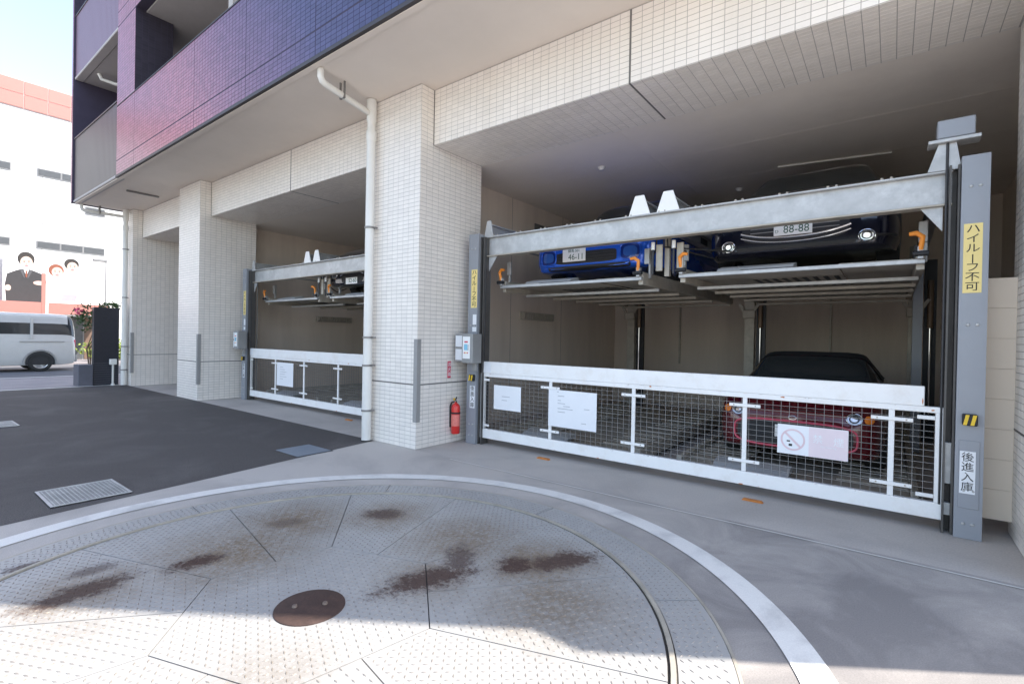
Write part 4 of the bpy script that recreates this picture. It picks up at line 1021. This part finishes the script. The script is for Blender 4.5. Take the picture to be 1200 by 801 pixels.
c.strip([(x, .432) for x in np.linspace(-.5, .5, 15)], 'bumper_crease', M_BLUEP, .01)
for s_ in (-1, 1):
    o = rrect(s_*.57, .345, .24, .19, .55); b_ = c.patch(o, 'lamp_bezel', mat('deep_blue', (.006, .03, .22), .25, .2, coat=1), .004)
    c.strip(o+[o[0]], 'bezel_ring', M_BLUEP, .010, .010)
    c.patch(rrect(s_*.57, .345, .17, .12, .7), 'fog_lamp', mat('blue_lens', (.05, .16, .55), .1, .3, coat=1), .008)
    c.patch(rrect(s_*.56, .60, .30, .10, .7), 'headlight', M_LAMP, .004)
c.patch(rrect(0, .205, 1.15, .075, .3), 'lower_intake', M_BLACK, .004)
for zz in (.29, .325, .36): c.strip([(x, zz) for x in np.linspace(-.42, .36, 9)], 'grille_slat', M_DARKST, .005, .006)
c.plate(-.18, .36, '46-11', '練馬 501')

# navy compact with chrome smile, upper right
nv = [(0, .56, .22, .45, .56, .48), (.05, .74, .18, .54, .66, .60), (.2, .82, .16, .64, .78, .66), (.5, .845, .16, .76, .90, .68), (.95, .85, .16, .84, .97, .70), (1.5, .85, .16, .90, 1.34, .60),
      (1.95, .85, .16, .92, 1.46, .58), (2.6, .85, .16, .92, 1.45, .57), (3.3, .84, .17, .92, 1.12, .58), (3.65, .80, .22, .84, .90, .56), (3.8, .70, .28, .66, .74, .50)]
c = Car('navy_car', 'dark navy car with chrome smile grille and plate 88-88 on the raised right pallet', (-.79, 5.50, 2.07), nv, M_NAVYP, (4, 5, 7, 8), (.28, .18, .75, 3.05, .74), rot=(TILT, 0, 0))
c.patch(rrect(0, .42, .92, .26, .45), 'grille', M_BLACK, .004)
for dz, rr in ((0, .010), (-.045, .006)):
    c.strip([(x, .335+dz+.42*abs(x)**2.4) for x in np.linspace(-.47, .47, 25)], 'chrome_trim', M_CHROME, rr, .006)
for s_ in (-1, 1):
    c.patch(rrect(s_*.59, .285, .10, .085, .9), 'fog_lamp', M_LAMP, .012); c.strip([(s_*.59+.062*math.cos(t), .285+.052*math.sin(t)) for t in np.linspace(0, 6.283, 21)], 'lamp_ring', M_CHROME, .006, .008)
    c.strip([(s_*(.66+.14*t), .285) for t in np.linspace(0, 1, 6)], 'bumper_slit', M_BLACK, .012)
    c.patch(rrect(s_*.60, .62, .24, .20, .8), 'headlight', M_LAMP, .004); c.patch(rrect(s_*.59, .285, .045, .04, .9), 'lamp_bulb', M_CHROME, .016); c.strip([(s_*.59+.036*math.cos(t), .285+.031*math.sin(t)) for t in np.linspace(0, 6.283, 17)], 'lamp_baffle', M_BLACK, .005, .014)
for zz in (.40, .44, .48): c.strip([(x, zz) for x in np.linspace(-.38, .38, 11)], 'grille_slat', M_GUARD, .004, .006)
c.strip([(x, .56) for x in np.linspace(-.5, .5, 11)], 'bonnet_seam', M_BLACK, .004, .001)
c.patch(rrect(0, .235, 1.2, .05, .4), 'lower_intake', M_BLACK, .003)
c.strip([(x, .215) for x in np.linspace(-.66, .66, 15)], 'bumper_lip', M_NAVYP, .012)
c.plate(.0, .405, '88-88', None, 'ひ', h=.105)

# red roadster with black soft top at ground level
rd = [(0, .50, .20, .44, .50, .42), (.06, .64, .16, .52, .58, .52), (.2, .71, .14, .59, .66, .58), (.5, .745, .13, .64, .72, .62), (1.0, .75, .13, .69, .79, .64), (1.45, .75, .13, .72, 1.07, .57),
      (1.75, .75, .13, .73, 1.115, .56), (2.15, .75, .13, .74, 1.07, .56), (2.55, .75, .13, .76, .86, .58), (3.1, .73, .16, .74, .80, .58), (3.35, .62, .24, .60, .68, .48)]
c = Car('red_roadster', 'dark red roadster with black soft top behind the near gate', (-.765, 5.55, .137), rd, M_REDP, (4, 5, 7, 8), (.27, .18, .62, 2.75, .65))
G_ = c.G; ns, nr = G_.shape[:2]; half = KR*7
jh = lambda j: j if j < half else nr-1-j
G2 = G_.copy(); G2[:, :, 2] += .006; G2[:, :, 0] *= 1.006
grid_part(G2, shell_faces(G2, lambda i, j: 5*KS <= i < 8*KS and jh(j) >= 4*KR+1), 'soft_top', M_SOFTTOP, c.e)
c.patch(rrect(0, .335, 1.0, .22, .5), 'grille', M_BLACK, .004)
o = rrect(0, .335, 1.06, .26, .5, 40); c.strip(o+[o[0]], 'pink_trim', M_PINKTRIM, .009, .006)
for s_ in (-1, 1):
    c.patch(rrect(s_*.50, .535, .11, .085, .9), 'headlight', M_LAMP, .012); c.strip([(s_*.50+.06*math.cos(t), .535+.048*math.sin(t)) for t in np.linspace(0, 6.283, 21)], 'lamp_ring', M_CHROME, .005, .008)
    c.patch(rrect(s_*.615, .535, .075, .07, .8), 'indicator', M_AMBER, .006); c.patch(rrect(s_*.50, .535, .05, .04, .9), 'lamp_bulb', M_CHROME, .016); c.strip([(s_*.50+.036*math.cos(t), .535+.030*math.sin(t)) for t in np.linspace(0, 6.283, 17)], 'lamp_baffle', M_BLACK, .005, .014)
for zz in (.28, .32, .36, .40): c.strip([(x, zz) for x in np.linspace(-.44, .44, 11)], 'grille_slat', M_DARKST, .005, .006)
c.strip([(x, .575) for x in np.linspace(-.45, .45, 11)], 'bonnet_seam', M_BLACK, .004, .001)

o = [(.035*math.cos(t), .50+.018*math.sin(t)) for t in np.linspace(0, 6.283, 21)]; c.strip(o, 'emblem', M_CHROME, .004, .006)
c.plate(.0, .36, '27-15', None, None, h=.12, w=.30)

# dark car in the far bay
c = Car('dark_blue_car', 'dark blue car with clear headlights on the raised pallet of the far bay', (-7.45, 5.14, 2.07), nv, M_NAVYP, (4, 5, 7, 8), (.28, .18, .75, 3.05, .74), rot=(TILT, 0, 0))
for s_ in (-1, 1):
    c.patch(rrect(s_*.52, .36, .15, .12, .8), 'headlight', M_LAMP, .006); c.strip([(s_*.52+.08*math.cos(t), .36+.065*math.sin(t)) for t in np.linspace(0, 6.283, 21)], 'lamp_ring', M_CHROME, .008, .008)
c.patch(rrect(0, .30, .62, .20, .5), 'grille', M_BLACK, .004)
c.strip([(x, .40-.9*abs(x)**2.6) for x in np.linspace(-.34, .34, 21)], 'chrome_trim', M_CHROME, .011, .006)
c.plate(0, .24, '52-60', None, None, h=.11)

# white van on the road -----------------------------------------------------
vn = [(0, .62, .26, .70, .80, .52), (.07, .80, .22, .86, .98, .66), (.3, .85, .20, 1.0, 1.10, .72), (.55, .85, .20, 1.05, 1.30, .72), (1.15, .85, .20, 1.06, 1.82, .70), (1.5, .85, .20, 1.06, 1.90, .70),
      (2.6, .85, .20, 1.06, 1.92, .70), (3.9, .85, .20, 1.06, 1.91, .70), (4.25, .85, .22, 1.05, 1.88, .69), (4.38, .84, .25, 1.02, 1.78, .66), (4.44, .80, .30, .98, 1.55, .62)]
c = Car('white_van', 'silver-white van passing on the road at the far left', (-23.2, .0, -.022), vn, M_VANP, (3, 4, 8, 10), (.31, .2, .80, 3.55, .77), cat='van')
for x in (-1, 1):
    for y in (1.55, 2.45, 3.3): MB().box(x*.80, x*.853, y, y+.07, 1.08, 1.75).build('window_pillar', M_VANP, c.e)
MB().box(.80, .858, 3.05, 4.15, .98, 1.0).build('body_moulding', M_GUARD, c.e); [MB().tube([(.855, wy+.40*math.cos(t), .31+.40*math.sin(t)) for t in np.linspace(-.2, 3.34, 15)], .025, 6).build('wheel_arch', M_GUARD, c.e, True) for wy in (.80, 3.55)]
[MB().prism([(wy+.36*math.cos(t), .31+.36*math.sin(t)) for t in np.linspace(-.25, 3.39, 17)], 0, .70, .856).build('wheel_well', M_BLACK, c.e) for wy in (.80, 3.55)]
MB().box(-.78, .78, 4.41, 4.50, .30, .52, .02).build('rear_bumper', M_GUARD, c.e)
for s_ in (-1, 1): MB().box(s_*.66, s_*.80, 4.36, 4.445, .75, 1.05, .01).build('tail_light', M_SIGNRED, c.e)

# ================================================================== LEFT BACKGROUND
# black slab with planter, standpipe, shrub
e = empty('sign_slab', 'tall black stone slab beside the far left drainpipe', 'sign slab', (-15.75, 3.70, 0))
MB().box(-.08, .08, -.25, .26, 0.0, 1.94, .004).build('slab', M_STELE, e)
for k in range(10): MB().box(.081, .084, -.249, .259, .05+k*.055, .055+k*.055+.003).build('groove', M_TURQ, e)
o = bx('planter_block', M_TURQ, None, -16.1, -15.62, 3.16, 3.44, -.004, .52, .01); tag(o, 'low dark planter block beside the black slab', 'planter')
e = empty('standpipe', 'small white standpipe with square head before the black slab', 'standpipe', (-15.50, 3.80, 0))
MB().cyl((0, 0, 0), (0, 0, .52), .022, n=12).build('post', M_PIPE, e, True); MB().cyl((0, 0, 0), (0, 0, .05), .05, .03, n=12).build('foot', M_PIPE, e, True)
MB().box(-.05, .05, -.07, .07, .52, .66, .01).build('head', M_PIPE, e)
def leaves(name, m, par, c, rad, n, size, seed=1):
    rg = np.random.default_rng(seed); V = []; F = []
    for i in range(n):
        d = rg.normal(size=3); d /= np.linalg.norm(d); r = rg.uniform(.25, 1)**.5
        p = np.array(c)+d*r*np.array(rad)*(1+.25*math.sin(5*d[0]+3*d[2]))
        a = rg.normal(size=3); a /= np.linalg.norm(a); b = np.cross(a, rg.normal(size=3)); b /= np.linalg.norm(b); s_ = size*rg.uniform(.6, 1.3)
        k = len(V); V += [p-a*s_, p+b*s_*.45, p+a*s_, p-b*s_*.45]; F.append((k, k+1, k+2, k+3))
    o = raw(name, [tuple(v) for v in V], F, m, par); o['kind'] = 'stuff'; return o
e = empty('flowering_shrub', 'loose green shrub with pink flowers behind the black slab', 'shrub', (-16.3, 3.55, 0))
for k in range(5): MB().tube([(0, 0, 0), (random.uniform(-.1, .1), random.uniform(-.15, .15), .9), (random.uniform(-.2, .2), random.uniform(-.05, .45), 1.8)], [.02, .014, .005], 6).build('stem', M_STEM, e)
leaves('foliage', M_LEAF, e, (0, -.02, 1.70), (.28, .34, .36), 420, .05, 3)
leaves('foliage', M_LEAF, e, (0, .38, 2.0), (.22, .28, .14), 200, .045, 5)
leaves('flowers', M_FLOWER, e, (.15, -.30, 1.84), (.09, .10, .10), 45, .04, 4)
e = empty('hedge', 'sunlit yellow-green hedge across the road', 'hedge', (-27.2, 7.2, .06))
leaves('foliage', M_LEAFY, e, (0, 0, .45), (.35, 1.6, .45), 2600, .07, 6)
for k in range(7): MB().tube([(0, -1.3+.43*k, 0), (.03, -1.3+.43*k, .5)], [.02, .01], 6).build('stem', M_STEM, e)

# white building across the road
BX = -29.0
e = empty('white_building', 'white building with pink top band across the road', 'building', (BX, 6, 0))
def fb(name, m, y0, y1, z0, z1, x0=-.0, x1=.05, par=None): return MB().box(x0, x1, y0-6, y1-6, z0, z1).build(name, m, par or e)
fb('wall', M_FARWHITE, -14, 24, -.03, 11.7, -14, 0)
for k in range(13): fb('wall_joint', M_FARFRAME, -14+k*3.1, -14+k*3.1+.02, 2.5, 10.5, .0005, .006)
for z in (5.9, 9.0): fb('wall_joint', M_FARFRAME, -14, 24, z, z+.025, .0007, .007)
y = -14.0
fb('band_backing', M_FARJOINT, -14, 24, 10.55, 11.72, .001, .03)
while y < 23.9:
    for z0, z1 in ((10.58, 11.12), (11.15, 11.69)): fb('cladding_panel', M_FARPINK, y+.015, y+.735, z0, z1, .031, .05)
    y += .75
def win(y0, y1, z0, z1, n):
    w = fb('window', M_FARFRAME, y0, y1, z0, z1, .002, .03)
    for k in range(n):
        a = y0+(y1-y0)*k/n; b = y0+(y1-y0)*(k+1)/n
        MB().box(.0305, .04, a-6+.03, b-6-.03, z0+.04, z1-.04).build('pane', M_FARWIN, w)
for z in (7.9, 4.82):
    for k in range(-3, 5): win(4.44+k*3.1, 6.74+k*3.1, z, z+.33, 3)
win(6.03, 6.74, 6.6, 6.95, 1)
fb('canopy', M_FARPINK, -14, 6.6, 2.02, 2.48, .001, 1.3)
fb('canopy_shade', M_FARWHITE, -14, 6.6, 1.98, 2.018, .001, 1.28)
fb('shop_front', M_FARWIN, 3.0, 6.0, .08, 1.95, .002, .03); fb('brown_shutter', mat('brown_shutter', (.16, .10, .07), .6), 6.05, 7.0, .08, 1.95, .002, .06)
# printed advertising panel on it
e = empty('billboard', 'pale printed billboard with a dark-suited figure on the white building', 'billboard', (BX+.35, 5, 2.5))
def poly(pts, name, m, x): return MB().prism([(y-5, z-2.5) for y, z in pts], 0, x, x+.004).build(name, m, e)
MB().box(-.03, .0, -1.6, 2.0, 0, 2.2).build('board', mat('poster_white', (.76, .74, .73), .5, var=.02), e)
def ell(cy, cz, ry, rz, n=20): return [(cy+ry*math.cos(6.2832*i/n), cz+rz*math.sin(6.2832*i/n)) for i in range(n)]
poly([(3.50, 2.51), (3.46, 3.2), (3.52, 3.62), (3.78, 3.78), (3.96, 3.86), (4.2, 3.86), (4.45, 3.76), (4.66, 3.66), (4.74, 3.2), (4.70, 2.51)], 'printed_suit', M_SUIT, .001)
poly([(4.0, 3.86), (4.17, 3.86), (4.09, 3.55)], 'printed_shirt', M_FARWHITE, .006)
poly(ell(4.08, 4.28, .26, .30), 'printed_hair', M_HAIR, .003); poly(ell(4.09, 4.13, .19, .26), 'printed_face', M_SKIN, .009)
poly(ell(4.50, 3.32, .20, .09), 'printed_hand', M_SKIN, .006); poly(ell(3.55, 3.05, .09, .12), 'printed_hand', M_SKIN, .006)
poly(ell(5.02, 3.92, .25, .27), 'printed_hair', M_HAIRR, .001); poly(ell(5.05, 3.84, .18, .22), 'printed_face', M_SKIN, .006)
poly(ell(5.52, 4.24, .25, .25), 'printed_hair', M_HAIR, .001); poly(ell(5.55, 4.12, .18, .22), 'printed_face', M_SKIN, .006)
poly([(4.78, 2.55), (4.8, 3.4), (5.0, 3.62), (5.35, 3.66), (5.9, 3.75), (6.1, 3.3), (6.1, 2.55)], 'printed_blouse', mat('poster_blouse', (.74, .70, .69), .6, var=.02), .0012)
for cy, cz in ((4.09, 4.13), (5.05, 3.84), (5.55, 4.12)):
    for q in (-.07, .07): poly(ell(cy+q, cz+.03, .028, .016, 10), 'printed_eye', M_HAIR, .012); poly([(cy+q-.04, cz+.075), (cy+q+.04, cz+.075), (cy+q+.035, cz+.09), (cy+q-.035, cz+.09)], 'printed_brow', M_HAIR, .012)
    poly(ell(cy, cz-.04, .018, .03, 10), 'printed_nose', mat('poster_shade', (.45, .28, .22), .6), .012); poly(ell(cy, cz-.12, .06, .022, 12), 'printed_mouth', M_PINKTRIM, .012)
poly([(4.07, 3.8), (4.11, 3.8), (4.12, 3.58), (4.09, 3.5), (4.06, 3.58)], 'printed_tie', M_HAIRR, .010)
poly([(3.98, 3.86), (4.05, 3.5), (4.02, 3.5), (3.9, 3.8)], 'printed_lapel', mat('poster_lapel', (.08, .08, .085), .6), .006); poly([(4.19, 3.86), (4.12, 3.5), (4.15, 3.5), (4.27, 3.8)], 'printed_lapel', MATS['poster_lapel'], .006)
e = empty('banner_pole', 'red and white banner pole across the road', 'banner pole', (-26.4, 4.3, .06))
MB().box(-.03, .03, -.10, .02, 0, 3.5).build('red_banner', M_FARPINK, e); MB().box(-.03, .03, .022, .10, .3, 3.1).build('white_banner', M_FARWHITE, e)
e = empty('street_lamp', 'slim pale street lamp across the road', 'street lamp', (-27.5, 6.45, .06))
MB().cyl((0, 0, 0), (0, 0, 4.4), .035, .025, 10).build('pole', M_FARFRAME, e, True); MB().box(-.08, .08, -.45, .03, 4.3, 4.42, .02).build('lamp_head', M_FARFRAME, e)
